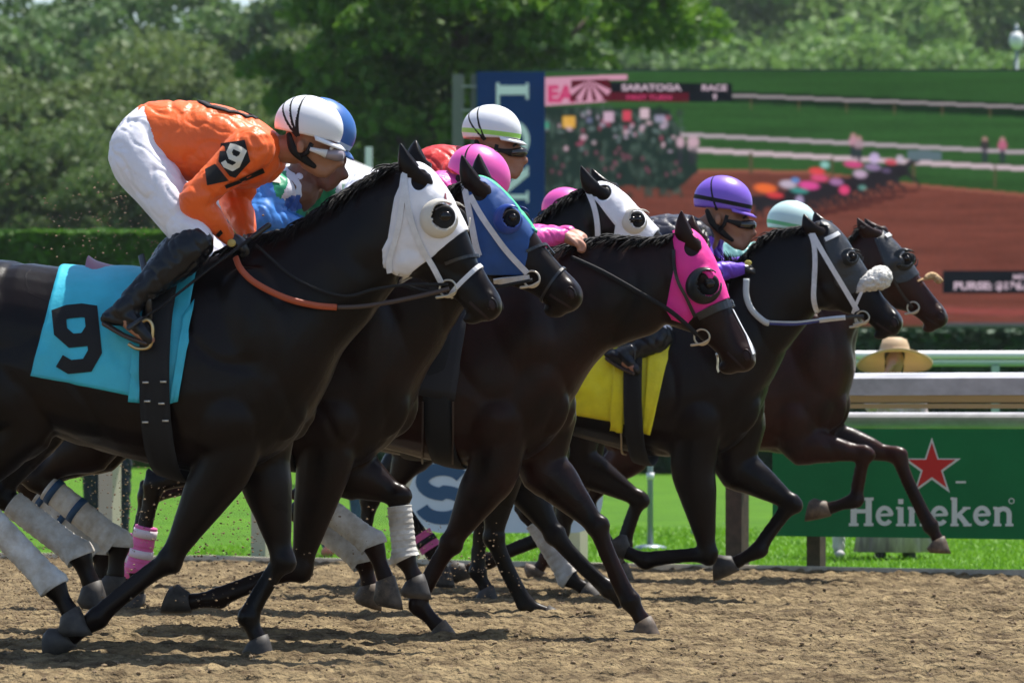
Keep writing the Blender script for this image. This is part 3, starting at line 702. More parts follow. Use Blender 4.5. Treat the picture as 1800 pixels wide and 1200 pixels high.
# ---------------- horse C tack
h = H['C']
hd = hood(h, [(1030,300),(1036,336),(1060,362),(1072,378),(1088,398),(1084,420),(1082,440),(1140,440),(1152,415),(1160,400),(1162,380),(1180,350),(1080,300)], WHOOD, holes=((1066,340,13,14),(1124,384,9,12)))
eye_cup(h, 1115, 388, 22, CUPW, hd)
strap(h, [(1034,334),(1046,365),(1052,400),(1052,430)], .026, WHITES, 'throat_strap', h.body, off=.012)
ring_strap(h, (175, 195), .022, WHITES, 'nose_band', h.body, -2, 120, off=.004)
bits(h, (1150, 455))
cloth_patch(h, ((560,530),(740,530),(720,690),(540,670)), mat('red_cloth', (.5,.03,.03)), 'saddle_cloth', h.body, nu=16, nv=12)
band(h, 690, 735, 640, BLACKC, 'girth', h.body)
# ---------------- horse D tack
h = H['D']
PKH = mat('pink_hood_cloth', (.86, .025, .30), rough=.55, noise_amt=.1, nscale=12, bump=.5, bscale=20, bdist=.006)
hd = hood(h, [(1180,380),(1192,440),(1190,480),(1176,545),(1186,562),(1210,571),(1224,556),(1250,540),(1289,520),(1310,470),(1250,370)], PKH, holes=((1222,436,13,16),(1240,500,14,20)))
eye_cup(h, 1237, 502, 31, CUPB, hd, depth=1.0)
strap(h, [(1186,440),(1190,490),(1205,520),(1224,556)], .014, BLACKL, 'cheek_strap', h.body, off=.014)
strap(h, [(1228,556),(1250,545),(1270,537),(1298,530)], .034, BLACKL, 'nose_band', h.body, off=.012)
strap(h, [(1298,538),(1305,565),(1314,592),(1324,622)], .024, WHITE, 'blaze', h.body, off=.002, thick=.0015)
bits(h, (1236, 590), m=mat('brass_bit', (.65, .55, .4), rough=.3, metal=1))
strap(h, [(1262,620),(1255,640),(1256,660)], .010, STEEL, 'lip_chain', h.body, off=.008)
rein(h, [(1004,452,-.15),(1060,478,-.17),(1120,512,-.16),(1180,548,-.13),(1225,588,-.09)], .010, BLACKC)
cloth_patch(h, ((640,500),(830,500),(800,705),(600,670)), mat('navy_black_cloth', (.012, .012, .016), rough=.7), 'saddle_cloth', h.body, nu=16, nv=12)
band(h, 745, 795, 640, BLACKC, 'girth', h.body)
for x in (744, 797): strap(h, [(x, 705), (x, 760), (x, 808)], .007, BROWNL, 'girth_binding', h.body, off=.02, far=False)
# ---------------- horse E tack
h = H['E']
BKH = mat('black_mesh_hood', (.022, .024, .028), rough=.4, bump=.6, bscale=60, bdist=.004)
hd = hood(h, [(1440,370),(1448,410),(1460,450),(1472,500),(1490,520),(1520,510),(1532,476),(1520,440),(1480,370)], BKH, holes=((1449,408,11,12),))
eye_cup(h, 1494, 452, 15, CUPB, hd, depth=.7)
strap(h, [(1421,400),(1432,430),(1434,470),(1430,510),(1434,545)], .026, WHITES, 'throat_strap', h.body, off=.010)
strap(h, [(1428,410),(1450,450),(1480,500),(1508,545)], .026, WHITES, 'cheek_strap', h.body, off=.012)
strap(h, [(1500,548),(1508,528),(1516,510)], .016, WHITES, 'noseband_link', h.body, off=.012)
strap(h, [(1450,422),(1462,417),(1472,412)], .022, WHITE, 'brow_patch', h.body, off=.014)
FLE = mat('sheepskin', (.66, .64, .60), rough=.95, bump=1, bscale=70, bdist=.01)
mb = MB(); fr = h.fr
mb.capsule([fr.P(1508,510,-.05), fr.P(1525,498,-.05), fr.P(1543,490,-.02), fr.P(1550,486,.03), fr.P(1540,492,.07)], [.020,.044,.060,.060,.045], 16)
me = remesh(mb, 'fleece', .008, 2); crumple(me, .012, 30); mkobj('sheepskin_noseband', me, FLE, h.body)
bits(h, (1518, 556)); bits(h, (1506, 572), r=.02)
WREIN = mat('white_rubber_rein', (.5, .53, .54), rough=.4)
rein(h, [(1312,490,-.19),(1312,520,-.2),(1322,545,-.2),(1342,564,-.19),(1352,568,-.18)], .016, WREIN)
BLR = mat('blue_rein', (.03, .05, .28), rough=.5)
rein(h, [(1352,568,-.18),(1400,569,-.16),(1440,563,-.12)], .009, BLR); rein(h, [(1352,565,-.20),(1400,566,-.18),(1444,561,-.14),(1484,558,-.12)], .005, WREIN)
rein(h, [(1440,563,-.125),(1465,560,-.115),(1486,558,-.11)], .013, WHITES); rein(h, [(1486,558,-.11),(1502,556,-.1),(1518,556,-.09)], .010, BLACKL)
sc_ = cloth_patch(h, ((1030,570),(1186,556),(1142,752),(1004,726)), YEL, 'saddle_cloth', h.body)
cloth_patch(h, ((1080,640),(1102,640),(1096,756),(1073,752)), YEL, 'cloth_hem', sc_, off=.024, nu=8, nv=12, over=False)
cloth_patch(h, ((1140,610),(1182,590),(1144,760),(1130,756)), YEL, 'cloth_front_hem', sc_, off=.024, nu=8, nv=12, over=False)
band(h, 1099, 1131, 690, BLACKC, 'girth', h.body, off=.050)
for x in (1093, 1131): strap(h, [(x, 752), (x+1, 790), (x+3, 822)], .008, mat('cream_cord', (.5, .42, .3)), 'girth_binding', h.body, off=.02, far=False)
stirrup(h, 1100, 628, .75, BLACKL)
# ---------------- horse F tack
h = H['F']
hd = hood(h, [(1535,385),(1540,420),(1552,450),(1562,480),(1580,500),(1600,495),(1618,480),(1622,470),(1600,420),(1565,385)], BKH, holes=((1543,410,10,9),))
eye_cup(h, 1588, 456, 19, CUPB, hd, depth=.7)
strap(h, [(1556,418),(1564,413),(1572,408)], .022, WHITE, 'brow_patch', h.body, off=.014)
TAN = mat('tan_fleece', (.45, .30, .16), rough=.95)
mb = MB(); fr = h.fr; mb.capsule([fr.P(1628,488,-.04), fr.P(1640,484,0), fr.P(1652,494,0), fr.P(1650,490,.04)], [.014,.020,.018,.014], 12); me = remesh(mb, 'tf', .006, 1); crumple(me, .01, 40); mkobj('nose_ornament', me, TAN, h.body)
strap(h, [(1612,495),(1622,490),(1634,486)], .010, TAN, 'nose_band', h.body, off=.008)
strap(h, [(1545,420),(1560,470),(1585,515),(1605,540)], .014, BLACKL, 'cheek_strap', h.body, off=.01)
bits(h, (1606, 540))
cloth_patch(h, ((1180,560),(1330,560),(1310,690),(1160,680)), mat('green_cloth', (.03,.25,.08)), 'saddle_cloth', h.body, nu=16, nv=12)
h = H['G']
bits(h, (1240, 560)); cloth_patch(h, ((790,550),(940,550),(920,690),(770,680)), mat('grey_cloth', (.2,.2,.2)), 'saddle_cloth', h.body, nu=16, nv=12)
# ================================================================ jockeys
SKIN1 = mat('tan_skin', (.36, .17, .10), rough=.5); SKIN2 = mat('brown_skin', (.14, .06, .035), rough=.5); SKIN3 = mat('light_skin', (.50, .25, .17), rough=.5)
ORANGE = silk('orange_silk', (.95, .145, .018)); WSILK = mat('white_breeches', (.84, .83, .90), rough=.6, noise_amt=.08, nscale=8, bump=.5, bscale=14, bdist=.012, bstretch=(1,1,.7))
BOOT = mat('black_boot', (.008, .009, .012), rough=.3, spec=.35, bump=.4, bscale=14, bdist=.008)
LENS = mat('clear_lens', (.30, .25, .28), rough=.12, spec=.8)
DLENS = mat('dark_lens', (.02, .015, .01), rough=.08, spec=.9)
def hand(wr, kn, tip_dir, m, name, parent, side):
    """palm + four unequal curled fingers + thumb; wr wrist, kn knuckle centre (Vectors, local)"""
    d = (kn-wr); L = d.length; d.normalize(); lat = Vector((0, 1, 0)); lat = (lat-d*lat.dot(d)).normalized(); dn = d.cross(lat); 
    if dn.z > 0: dn = -dn
    mb = MB(); mb.capsule([wr, wr.lerp(kn, .5), kn-d*.01], [.026, .030, .028], 12, flat=1.25)
    for i, (o, ln) in enumerate(((-.030, .9), (-.010, 1.05), (.011, 1.0), (.031, .8))):
        b = kn+lat*o; a1 = b+d*.026*ln+dn*.010; a2 = a1+dn*.024*ln+d*.004; a3 = a2-d*.020*ln+dn*.004
        mb.capsule([b-d*.02, b, a1, a2, a3], [.012, .0115, .0105, .0095, .008], 10, sub=3)
    t0 = wr.lerp(kn, .3)-lat*.03*side*-1
    t0 = wr.lerp(kn, .35)+lat*(-.028); t1 = t0+d*.035-lat*.012+dn*.012; t2 = t1+d*.022+lat*.012+dn*.014
    mb.capsule([t0, t1, t2], [.013, .012, .009], 10, sub=3)
    me = remesh(mb, name, .0045, 2); return mkobj(name, me, m, parent)
def head_parts(fr, J, m_skin, parent, hc, sc, ang, helm, lens=LENS, straps='double', beard=False, wd=0.0):
    """helmet frame: centre hc px, scale metres per unit px, rotated by ang (radians, + = nose down)"""
    pass
def make_person_jockey(h, T, p):
    """T maps template px (jockey on the nearest horse) to this jockey's px; p = dict of materials and overrides"""
    fr = h.fr; k = p.get('k', 1.0)
    def P(x, y, w_=0.0): q = T(x, y); return fr.P(q[0], q[1], w_*1.0)
    ov = p.get('ov', {}); g = lambda n, dflt: ov.get(n, None)
    def pt(n, x, y, w_):
        if n in ov: return fr.P(*ov[n])
        return P(x, y, w_)
    hip = [pt('hip%d' % i, 245, 275, s_*.10) for i, s_ in enumerate((-1, 1))]
    knee = [pt('knee%d' % i, 345-5*i, 425-4*i, s_*.235) for i, s_ in enumerate((-1, 1))]
    ank = [pt('ank%d' % i, 216+6*i, 545-8*i, s_*.345) for i, s_ in enumerate((-1, 1))]
    toe = [pt('toe%d' % i, 262+6*i, 596-8*i, s_*.355) for i, s_ in enumerate((-1, 1))]
    heel = [pt('heel%d' % i, 190+6*i, 558-8*i, s_*.345) for i, s_ in enumerate((-1, 1))]
    sh = [pt('sh%d' % i, 440+12*i, 262+2*i, s_*.165) for i, s_ in enumerate((-1, 1))]
    el = [pt('el%d' % i, 342+70*i, 352-2*i, s_*.25) for i, s_ in enumerate((-1, 1))]
    wr = [pt('wr%d' % i, 402+36*i, 418, s_*.12) for i, s_ in enumerate((-1, 1))]
    hn = [pt('hn%d' % i, 426+32*i, 430, s_*.09) for i, s_ in enumerate((-1, 1))]
    neck0 = pt('neck0', 470, 262, 0); neck1 = pt('neck1', 515, 262, 0)
    # head frame
    hx, hy = p.get('hc', T(546, 218)); ang = p.get('hang', 0.0); hs = p.get('hs', p['s'])
    wh = p.get('hw', 0.0)
    def HP(x, y, w_=0.0):
        if p.get('tuck') and y > 262: y = 262+(y-262)*p['tuck']
        x, y = (x-546)*hs, (y-218)*hs; c, s_ = math.cos(ang), math.sin(ang)
        return fr.P(hx+x*c-y*s_, hy+x*s_+y*c, w_+wh)
    # skin
    b = MB()
    b.capsule([hip[0].lerp(hip[1], .5)+Vector((.03, 0, .05)), (hip[0].lerp(hip[1], .5)+sh[0].lerp(sh[1], .5))/2+Vector((0, 0, .02)), sh[0].lerp(sh[1], .5)], [.085, .09, .10], 12)
    b.capsule([neck0, neck0.lerp(neck1, .6), HP(520,262), HP(530,245)], [.06, .056, .060, .062], 14)
    cr = HP(545, 232); b.ball(cr, (.098, .074, .098))
    b.capsule([HP(545,250), HP(560,282), HP(566,298)], [.068, .052, .030], 14)           # face and jaw
    b.capsule([HP(566,268), HP(582,270)], [.045, .034], 14)                               # brow and cheekbones
    b.capsule([HP(584,276), HP(594,287), HP(598,296), HP(590,300)], [.010, .013, .017, .010], 10)  # nose
    b.capsule([HP(582,305,-.012), HP(588,306), HP(582,305,.012)], [.012, .014, .012], 8)     # lips
    b.capsule([HP(579,312,-.012), HP(585,313), HP(579,312,.012)], [.012, .014, .012], 8)
    b.capsule([HP(566,312), HP(575,322), HP(566,318)], [.026, .022, .02], 10)               # chin
    b.capsule([HP(545,290), HP(562,312)], [.045, .034], 12); b.capsule([HP(568,284), HP(580,292), HP(577,304)], [.040, .030, .024], 12)
    for s_ in (-1, 1):
        b.ball(HP(528, 258, s_*.078), (.020, .010, .030))                                # ear
    for i in (0, 1):
        b.capsule([hip[i], hip[i].lerp(knee[i], .5), knee[i], knee[i].lerp(ank[i], .4), ank[i], toe[i]], [.08, .07, .05, .045, .03, .025], 12)
        b.capsule([sh[i], sh[i].lerp(el[i], .5), el[i], el[i].lerp(wr[i], .5), wr[i]], [.05, .042, .036, .034, .024], 12)
        b.capsule([hip[i], hip[0].lerp(hip[1], .5)+Vector((.03, 0, .04))], [.08, .09], 12); b.capsule([sh[i], sh[0].lerp(sh[1], .5)], [.05, .08], 12)
    body = mkobj('person', remesh(b, 'rider_body', .0075, 3), p['skin']); fr.root(body)
    tag(body, p['label'], 'jockey', 'jockeys riding in the race')
    # breeches
    b = MB()
    for i in (0, 1):
        s_ = (-1, 1)[i]
        b.capsule([pt('seat', 262, 238, s_*.05), hip[i]+Vector((0, 0, .0)), hip[i].lerp(knee[i], .35), hip[i].lerp(knee[i], .7), knee[i], knee[i].lerp(ank[i], .10)], [.12, .125, .108, .088, .072, .052], 18)
    me = remesh(b, 'breeches', .0075, 4); crumple(me, .009, 8, (1, 1, 1.3), 2); mkobj('breeches', me, WSILK, body)
    # boots
    for i in (0, 1):
        b = MB()
        b.capsule([knee[i].lerp(ank[i], .04), knee[i].lerp(ank[i], .25), knee[i].lerp(ank[i], .6), ank[i]], [.082, .084, .060, .045], 16)
        b.capsule([heel[i], ank[i].lerp(toe[i], .3), toe[i]], [.030, .038, .026], 14)
        b.capsule([ank[i], heel[i]], [.038, .030], 12)
        me = remesh(b, 'boot', .008, 3); crumple(me, .009, 11, (1, 1, 1), 4); bo = mkobj('boot', me, BOOT, body)
        dn = Vector((0, 0, -1)); q = MB(); dd = (toe[i]-heel[i]).normalized(); nn = Vector((dd.z, 0, -dd.x)); nn = nn if nn.z < 0 else -nn
        q.capsule([heel[i]+nn*.028, heel[i].lerp(toe[i], .5)+nn*.033, toe[i]+nn*.02], [.012, .010, .012], 10, flat=2.2); q.build('sole', BROWNL, bo)
    # jacket
    b = MB(); secs = [((240,196),(262,258),.125),((262,180),(298,302),.165),((330,177),(345,322),.175),((400,189),(398,330),.185),((448,209),(440,330),.19),((484,234),(474,318),.13),((500,250),(496,296),.065)]
    rw = [[*P(*a), *P(*c), e] for a, c, e in secs]; A, B = smooth_path([[r[0], r[2], r[3], r[5], r[6]] for r in rw], 5)
    if p.get('torso'): 
        rw = [[*fr.P(*a), *fr.P(*c), e] for a, c, e in p['torso']]; A, B = smooth_path([[r[0], r[2], r[3], r[5], r[6]] for r in rw], 5)
    b.loft([ring_pair(Vector((a[0], 0, a[1])), Vector((a[2], 0, q[0])), q[1], 30, .9, .1) for a, q in zip(A, B)])
    for i in (0, 1):
        b.capsule([sh[i]+Vector((.02, 0, .0)), sh[i], sh[i].lerp(el[i], .5), el[i], el[i].lerp(wr[i], .45), wr[i]], [.08, .088, .074, .064, .054, .033], 16)
    me = remesh(b, 'silks', .0075, 4); crumple(me, p.get('fold', .0095), 6.5, (1, 1, 1), p['s']*3, None); me.update()
    jk = mkobj('silk_jacket', me, p['jacket'], body)
    # gloves
    for i in (0, 1): hand(wr[i], hn[i], None, p.get('glove', BLACKL), 'glove' if p.get('glove', 1) else 'hand', body, (-1, 1)[i])
    # helmet
    q = MB(); c = HP(543, 222); Rm = Matrix.Rotation(p.get('hang', 0)+.32, 3, 'Y'); V = []; nv = 48; nu = 22; fs = []
    rx, ry, rz = .135*hs/p['s']*p.get('hk', 1), .106, .116*hs/p['s']*p.get('hk', 1)
    for i in range(nu+1):
        th = math.pi*.60*i/nu
        for j in range(nv):
            a = 2*math.pi*j/nv; front = math.cos(a); lim = .50+.0*front; th2 = th*(1-.06*front) 
            V.append(c+Rm @ Vector((rx*math.sin(th2)*math.cos(a), ry*math.sin(th2)*math.sin(a), rz*math.cos(th2))))
    for i in range(nu):
        for j in range(nv): fs.append((i*nv+j, i*nv+(j+1) % nv, (i+1)*nv+(j+1) % nv, (i+1)*nv+j))
    q.add(V, fs); he = q.build('helmet', p['helmet'], body); md = he.modifiers.new('t', 'SOLIDIFY'); md.thickness = .006
    q = MB(); G = []
    for rr, dz in ((.96, 0), (1.12, -.004), (1.27, -.016)):
        G.append([c+Rm @ Vector((rx*rr*math.cos(a), ry*(.97+(rr-.96)*.3)*math.sin(a), -rz*.20+dz-.012*math.cos(a))) for a in np.linspace(-1.15, 1.15, 20)])
    vv = [x for g_ in G for x in g_]; q.add(vv, [(i*20+j, i*20+j+1, (i+1)*20+j+1, (i+1)*20+j) for i in range(2) for j in range(19)])
    br = q.build('visor', p.get('visor', p['helmet']), he); md = br.modifiers.new('t', 'SOLIDIFY'); md.thickness = .005
    q = MB(); q.ball(c+Rm @ Vector((0, 0, rz)), (.014, .014, .008)); q.build('button', p.get('button', BLACKC), he)
    def hstrap(fn, m, wd=.010, nm='goggle_strap'):
        q = MB(); pts = [c+Rm @ Vector((rx*1.03*x, ry*1.04*y, rz*1.03*z)) for x, y, z in fn]; rings = []
        for i, pp in enumerate(pts):
            t = (pts[min(i+1, len(pts)-1)]-pts[max(i-1, 0)]).normalized(); o = (pp-c).normalized(); s2 = t.cross(o).normalized()
            rings.append(np.array([pp+s2*wd/2+o*.002, pp-s2*wd/2+o*.002, pp-s2*wd/2-o*.003, pp+s2*wd/2-o*.003]))
        q.loft(rings); q.build(nm, m, he, smooth=False)
    def circ(phi, n=22):
        e = Vector((-.02, -.90, -.42)).normalized(); t = Vector((math.sin(phi), 0, math.cos(phi))); q = [e*math.cos(a)+t*math.sin(a) for a in np.linspace(.02, math.pi/2, n)]
        q = [x.normalized() for x in q]; return q+[Vector((x.x, -x.y, x.z)) for x in q[:-1][::-1]]
    stm = p.get('strapm', BLACKC)
    for ph in p.get('bands', (-.95, -.62, -.28)): hstrap([tuple(x) for x in circ(ph)], stm, .015)
    if 'hband' in p:
        m_, z_ = p['hband']; pts = [(math.cos(a)*math.sqrt(1-z_*z_), math.sin(a)*math.sqrt(1-z_*z_), z_) for a in np.linspace(0, 2*math.pi, 60)]; hstrap(pts, m_, .022, 'helmet_band')
    # chin strap, goggles
    for s_ in (-1, 1):
        q = MB(); q.capsule([HP(508,238,s_*.082), HP(515,262,s_*.080), HP(534,286,s_*.060), HP(552,304,s_*.040)], [.012,.017,.016,.010], 8, .5); q.build('chin_strap', BLACKC, he)
        q = MB(); q.tube([HP(548,252,s_*.092), HP(540,270,s_*.080), HP(528,280,s_*.074)], [.010]*3, 8, .5); q.build('chin_strap', BLACKC, he)
    if p.get('nogog'): return body, jk
    q = MB(); q.capsule([HP(572,274,-.052), HP(592,277,-.032), HP(597,278,0), HP(592,277,.032), HP(572,274,.052)], [.019, .025, .024, .025, .019], 14); q.build('goggles', p.get('lens', LENS), body)
    q = MB(); q.tube([HP(545,262,-.093), HP(560,268,-.075), HP(574,274,-.066)], [.008, .012, .018], 8, .6); q.build('goggle_frame', p.get('gframe', WHITE), body); q = MB(); q.tube([HP(545,262,.093), HP(560,268,.075), HP(574,274,.066)], [.008, .012, .018], 8, .6); q.build('goggle_frame', p.get('gframe', WHITE), body)
    q = MB(); q.tube([HP(581,262,-.060), HP(590,256,-.03), HP(594,256,0), HP(590,256,.03), HP(581,262,.060)], [.006]*5, 8); q.build('goggle_rim', p.get('gframe', WHITE), body)
    q = MB(); q.ball(HP(522,256), (.105, .083, .060)); 
    q.build('balaclava', p.get('cap', BLACKC), body) if p.get('capon', False) else None
    return body, jk
# A
WHH = mat('white_helmet_cover', (.80, .80, .83), rough=.35, bump=.3, bscale=10, bdist=.006)
ident = lambda x, y: (x, y)
bA, jA = make_person_jockey(H['A'], ident, dict(s=1.0, skin=SKIN1, jacket=ORANGE, helmet=WHH, label='jockey in bright orange silks and white helmet on the nearest horse', hang=0.0, tuck=.72))
jb = bvh_of(jA); hA = H['A']
def jdecal(h, polys, m, name, jk, body, off): return decal(h, [polys], m, name, jk, off=off, target=jb)
# arm band: black panel then cream numeral
jdecal(hA, [[(388,252),(430,246),(440,284),(384,284)],[(384,284),(440,284),(414,313),(404,310)]], BLACKC, 'arm_band', jA, bA, .014)
CREAM = mat('cream_print', (.70, .66, .56), rough=.7)
jdecal(hA, nine(411, 277, 46, ang=.42, wd=.72, th=.22), CREAM, 'arm_numeral', jA, bA, .019)
jdecal(hA, [[(360,297),(378,288),(402,318),(364,326)]], BLACKC, 'elbow_patch', jA, bA, .010)
jdecal(hA, [[(420,316),(462,296),(466,304),(424,322)], [(395,326),(420,317),(424,322),(398,332)]], BLACKC, 'sleeve_stripe', jA, bA, .011)
jdecal(hA, [[(376,416),(388,404),(392,410),(382,420)]], BLACKC, 'cuff_band', jA, bA, .010)
q = MB(); p0 = hA.fr.P(407, 427, -.155); q.ball(p0, (.018, .006, .016)); q.build('glove_badge', mat('gold_badge', (.55, .42, .12), rough=.4), bA)
# zero/numeral on the back: ring lying on top of jacket
def ontop(bvh, pts, wd, m, parent, name):
    mb = MB(); rings = []
    L = []
    for x, y in pts:
        loc, no, i, _ = bvh.ray_cast(Vector((x, y, 4)), Vector((0, 0, -1)))
        if loc is not None: L.append((loc+no*.004, no))
    for i, (a, n) in enumerate(L):
        t = (L[min(i+1, len(L)-1)][0]-L[max(i-1, 0)][0]).normalized(); c = n.cross(t).normalized()*wd/2
        rings.append(np.array([a-c+n*.002, a+c+n*.002, a+c-n*.004, a-c-n*.004]))
    mb.loft(rings); return mb.build(name, m, parent)
cA = hA.fr.P(400, 190, 0)
ontop(jb, [(cA.x+.11*math.cos(a), .0+.085*math.sin(a)) for a in np.linspace(0, 2*math.pi, 40)], .028, BLACKC, jA, 'back_numeral')
# whip
def whip(h, a, b, label):
    q = MB(); p0 = h.fr.P(*a); p1 = h.fr.P(*b); q.tube([p0, p0.lerp(p1, .4), p0.lerp(p1, .8)+Vector((0, 0, -.01)), p1], [.0075, .006, .005, .004], 8)
    o = q.build('riding_whip', BLACKC); h.fr.root(o); tag(o, label, 'whip')
    q = MB(); q.capsule([p0, p0.lerp(p1, .12)], [.012, .010], 10); q.build('grip', BLACKL, o)
    q = MB(); q.capsule([p0.lerp(p1, .93), p1+(p1-p0)*.02], [.008, .012], 10, flat=.4); q.build('popper', BLACKL, o)
whip(hA, (472, 396, -.17), (232, 572, -.40), 'thin black riding whip held down across the boot of the orange jockey')
def sim(src0, src1, dst0, dst1):
    a = complex(*src0); b = complex(*src1); c = complex(*dst0); d = complex(*dst1); m = (d-c)/(b-a)
    return lambda x, y: ((c+m*(complex(x, y)-a)).real, (c+m*(complex(x, y)-a)).imag)
# B : behind A, blue helmet, white/green/blue silks
BLUHEL = mat('blue_helmet_cover', (.03, .13, .42), rough=.4)
WGSILK = silk('white_green_silk', (.66, .66, .72))
T = sim((240,275), (440,262), (300,330), (492,330))
bB, jB = make_person_jockey(H['B'], T, dict(s=.95, hs=1.0, skin=SKIN2, jacket=WGSILK, helmet=BLUHEL, hc=(571, 223), hang=.20, label='jockey in white, green and blue silks with a blue helmet, beyond the orange jockey', nogog=True, bands=(), hband=(mat('pale_blue_band', (.45,.6,.8)), -.12), gframe=BLACKC,
   ov={'sh0': (478,340,-.17), 'el0': (462,385,-.26), 'wr0': (530,398,-.14), 'hn0': (552,402,-.10), 'sh1': (560,330,.17), 'el1': (575,385,.22), 'wr1': (570,405,.12), 'hn1': (590,410,.1), 'neck0': (520,320,0), 'neck1': (540,290,0)},
   torso=[((290,275),(310,330),.12),((330,262),(350,380),.165),((400,270),(400,400),.175),((450,282),(455,415),.18),((495,292),(510,410),.17),((520,300),(540,360),.10),((532,296),(545,325),.06)]))
jb = bvh_of(jB); hB = H['B']
SB = mat('blue_silk_print', (.05, .22, .62), rough=.45); SG = mat('green_silk_print', (.01, .28, .13), rough=.45); SN = mat('royal_dot_print', (.02, .08, .33), rough=.45)
def jd(h, polys, m, name, jk, off): return decal(h, [polys], m, name, jk, off=off, target=jb)
paint(jB, hB, [(430,300),(484,318),(492,345),(520,366),(560,378),(560,430),(430,430)], SB)
paint(jB, hB, [(484,300),(503,300),(506,322),(494,350),(486,345),(480,325)], SG)
paint(jB, hB, [(555,310),(590,322),(590,380),(540,385),(520,372),(545,356)], SG)
paint(jB, hB, [(500,352),(512,344),(526,343),(534,352),(532,366),(515,372),(500,362)], SN)
jd(hB, [[(476,290),(490,286),(494,300),(488,320)], [(468,318),(474,300),(490,306),(494,322)]], CREAM, 'cap_sleeve_panel', jB, .008)
# C : red jacket, white helmet with lime band
RED = silk('red_silk', (.62, .022, .018)); LIME = mat('lime_band', (.35, .70, .12), rough=.5)
T = sim((240,275), (440,262), (640,350), (800,310))
make_person_jockey(H['C'], T, dict(s=.82, hs=.86, skin=SKIN1, jacket=RED, helmet=WHH, hc=(866, 226), hang=-.20, lens=DLENS, gframe=BLACKC, hk=1.0, label='jockey in red silks and a white helmet with a lime green band',
   bands=(-.85, -.45), hband=(LIME, -.10), glove=BLACKL,
   ov={'sh0': (800,310,-.16), 'sh1': (812,310,.16), 'el0': (770,400,-.25), 'el1': (800,400,.25), 'wr0': (880,440,-.12), 'hn0': (905,445,-.09), 'wr1': (885,440,.12), 'hn1': (908,445,.09), 'neck0': (815,285,0), 'neck1': (845,272,0), 'seat': (684,352,0), 'hip0': (680,365,-.1), 'hip1': (680,365,.1)},
   torso=[((672,318),(688,372),.125),((692,298),(708,390),.165),((722,276),(734,392),.175),((760,256),(765,375),.185),((800,256),(805,360),.18),((825,262),(828,330),.12),((838,266),(840,300),.065)]))
# D : pink helmet, pink silks, bare hand on the mane
PINK = mat('pink_helmet_cover', (.78, .10, .42), rough=.4, bump=.3, bscale=10, bdist=.006); PINKS = silk('pink_silk', (.80, .07, .38))
T = sim((240,275), (440,262), (640,380), (800,330))
make_person_jockey(H['D'], T, dict(s=.91, hs=.95, skin=SKIN3, jacket=PINKS, helmet=PINK, hc=(846, 304), hang=.30, lens=DLENS, gframe=BLACKC, hk=1.0, glove=SKIN3, label='jockey in pink silks and pink helmet pushing an arm along the mane',
   bands=(-.7,), ov={'sh0': (812,355,-.16), 'sh1': (820,350,.16), 'el0': (895,425,-.23), 'el1': (905,420,.22), 'wr0': (990,414,-.10), 'hn0': (1018,424,-.085), 'wr1': (1000,410,.10), 'hn1': (1025,420,.08), 'neck0': (795,335,0), 'neck1': (825,330,0)},
   torso=[((600,352),(612,405),.125),((630,335),(655,440),.165),((685,318),(700,440),.175),((735,306),(750,420),.185),((780,300),(795,405),.18),((806,308),(815,370),.12),((820,318),(826,350),.065)]))
# E : purple helmet
PURP = mat('purple_helmet_cover', (.22, .11, .62), rough=.38, bump=.3, bscale=10, bdist=.006); PURS = silk('black_purple_silk', (.018, .018, .035)); PURB = silk('purple_silk', (.14, .04, .55))
T = sim((240,275), (440,262), (1060,445), (1212,425))
bE, jE = make_person_jockey(H['E'], T, dict(s=.77, hs=.85, skin=SKIN1, jacket=PURS, helmet=PURP, hc=(1273, 350), hang=-.12, lens=DLENS, gframe=BLACKC, hk=1.0, label='jockey in black and purple silks with a purple helmet and dark goggles',
   bands=(-.45,), hband=(BLACKC, -.02),
   ov={'sh0': (1222,418,-.15), 'sh1': (1240,418,.15), 'el0': (1240,480,-.22), 'el1': (1255,480,.22), 'wr0': (1302,472,-.11), 'hn0': (1320,474,-.08), 'wr1': (1306,462,.11), 'hn1': (1324,464,.08), 'neck0': (1228,405,0), 'neck1': (1252,392,0),
       'knee0': (1160,590,-.24), 'ank0': (1092,625,-.345), 'toe0': (1118,650,-.36), 'heel0': (1072,622,-.345)},
   torso=[((1052,412),(1066,462),.12),((1080,396),(1100,490),.165),((1130,384),(1140,490),.175),((1175,376),(1185,480),.18),((1212,378),(1218,470),.18),((1235,388),(1236,445),.12),((1245,392),(1248,420),.06)]))
jb = bvh_of(jE)
paint(jE, H['E'], [(1246,415),(1290,425),(1300,448),(1330,455),(1330,480),(1290,505),(1225,505),(1232,470),(1250,455)], PURB)
jd(H['E'], [[(1226,402),(1240,398),(1250,432),(1238,442)]], BLACKC, 'arm_band', jE, .008)
jd(H['E'], stroke([(1237,404),(1231,420),(1246,421)], 3.2)+stroke([(1241,408),(1243,434)], 3.2), CREAM, 'arm_numeral', jE, .013)
q = MB(); q.ball(H['E'].fr.P(1315, 462, -.13), (.020, .006, .014)); q.build('glove_badge', mat('yellow_badge', (.6,.5,.1)), bE)
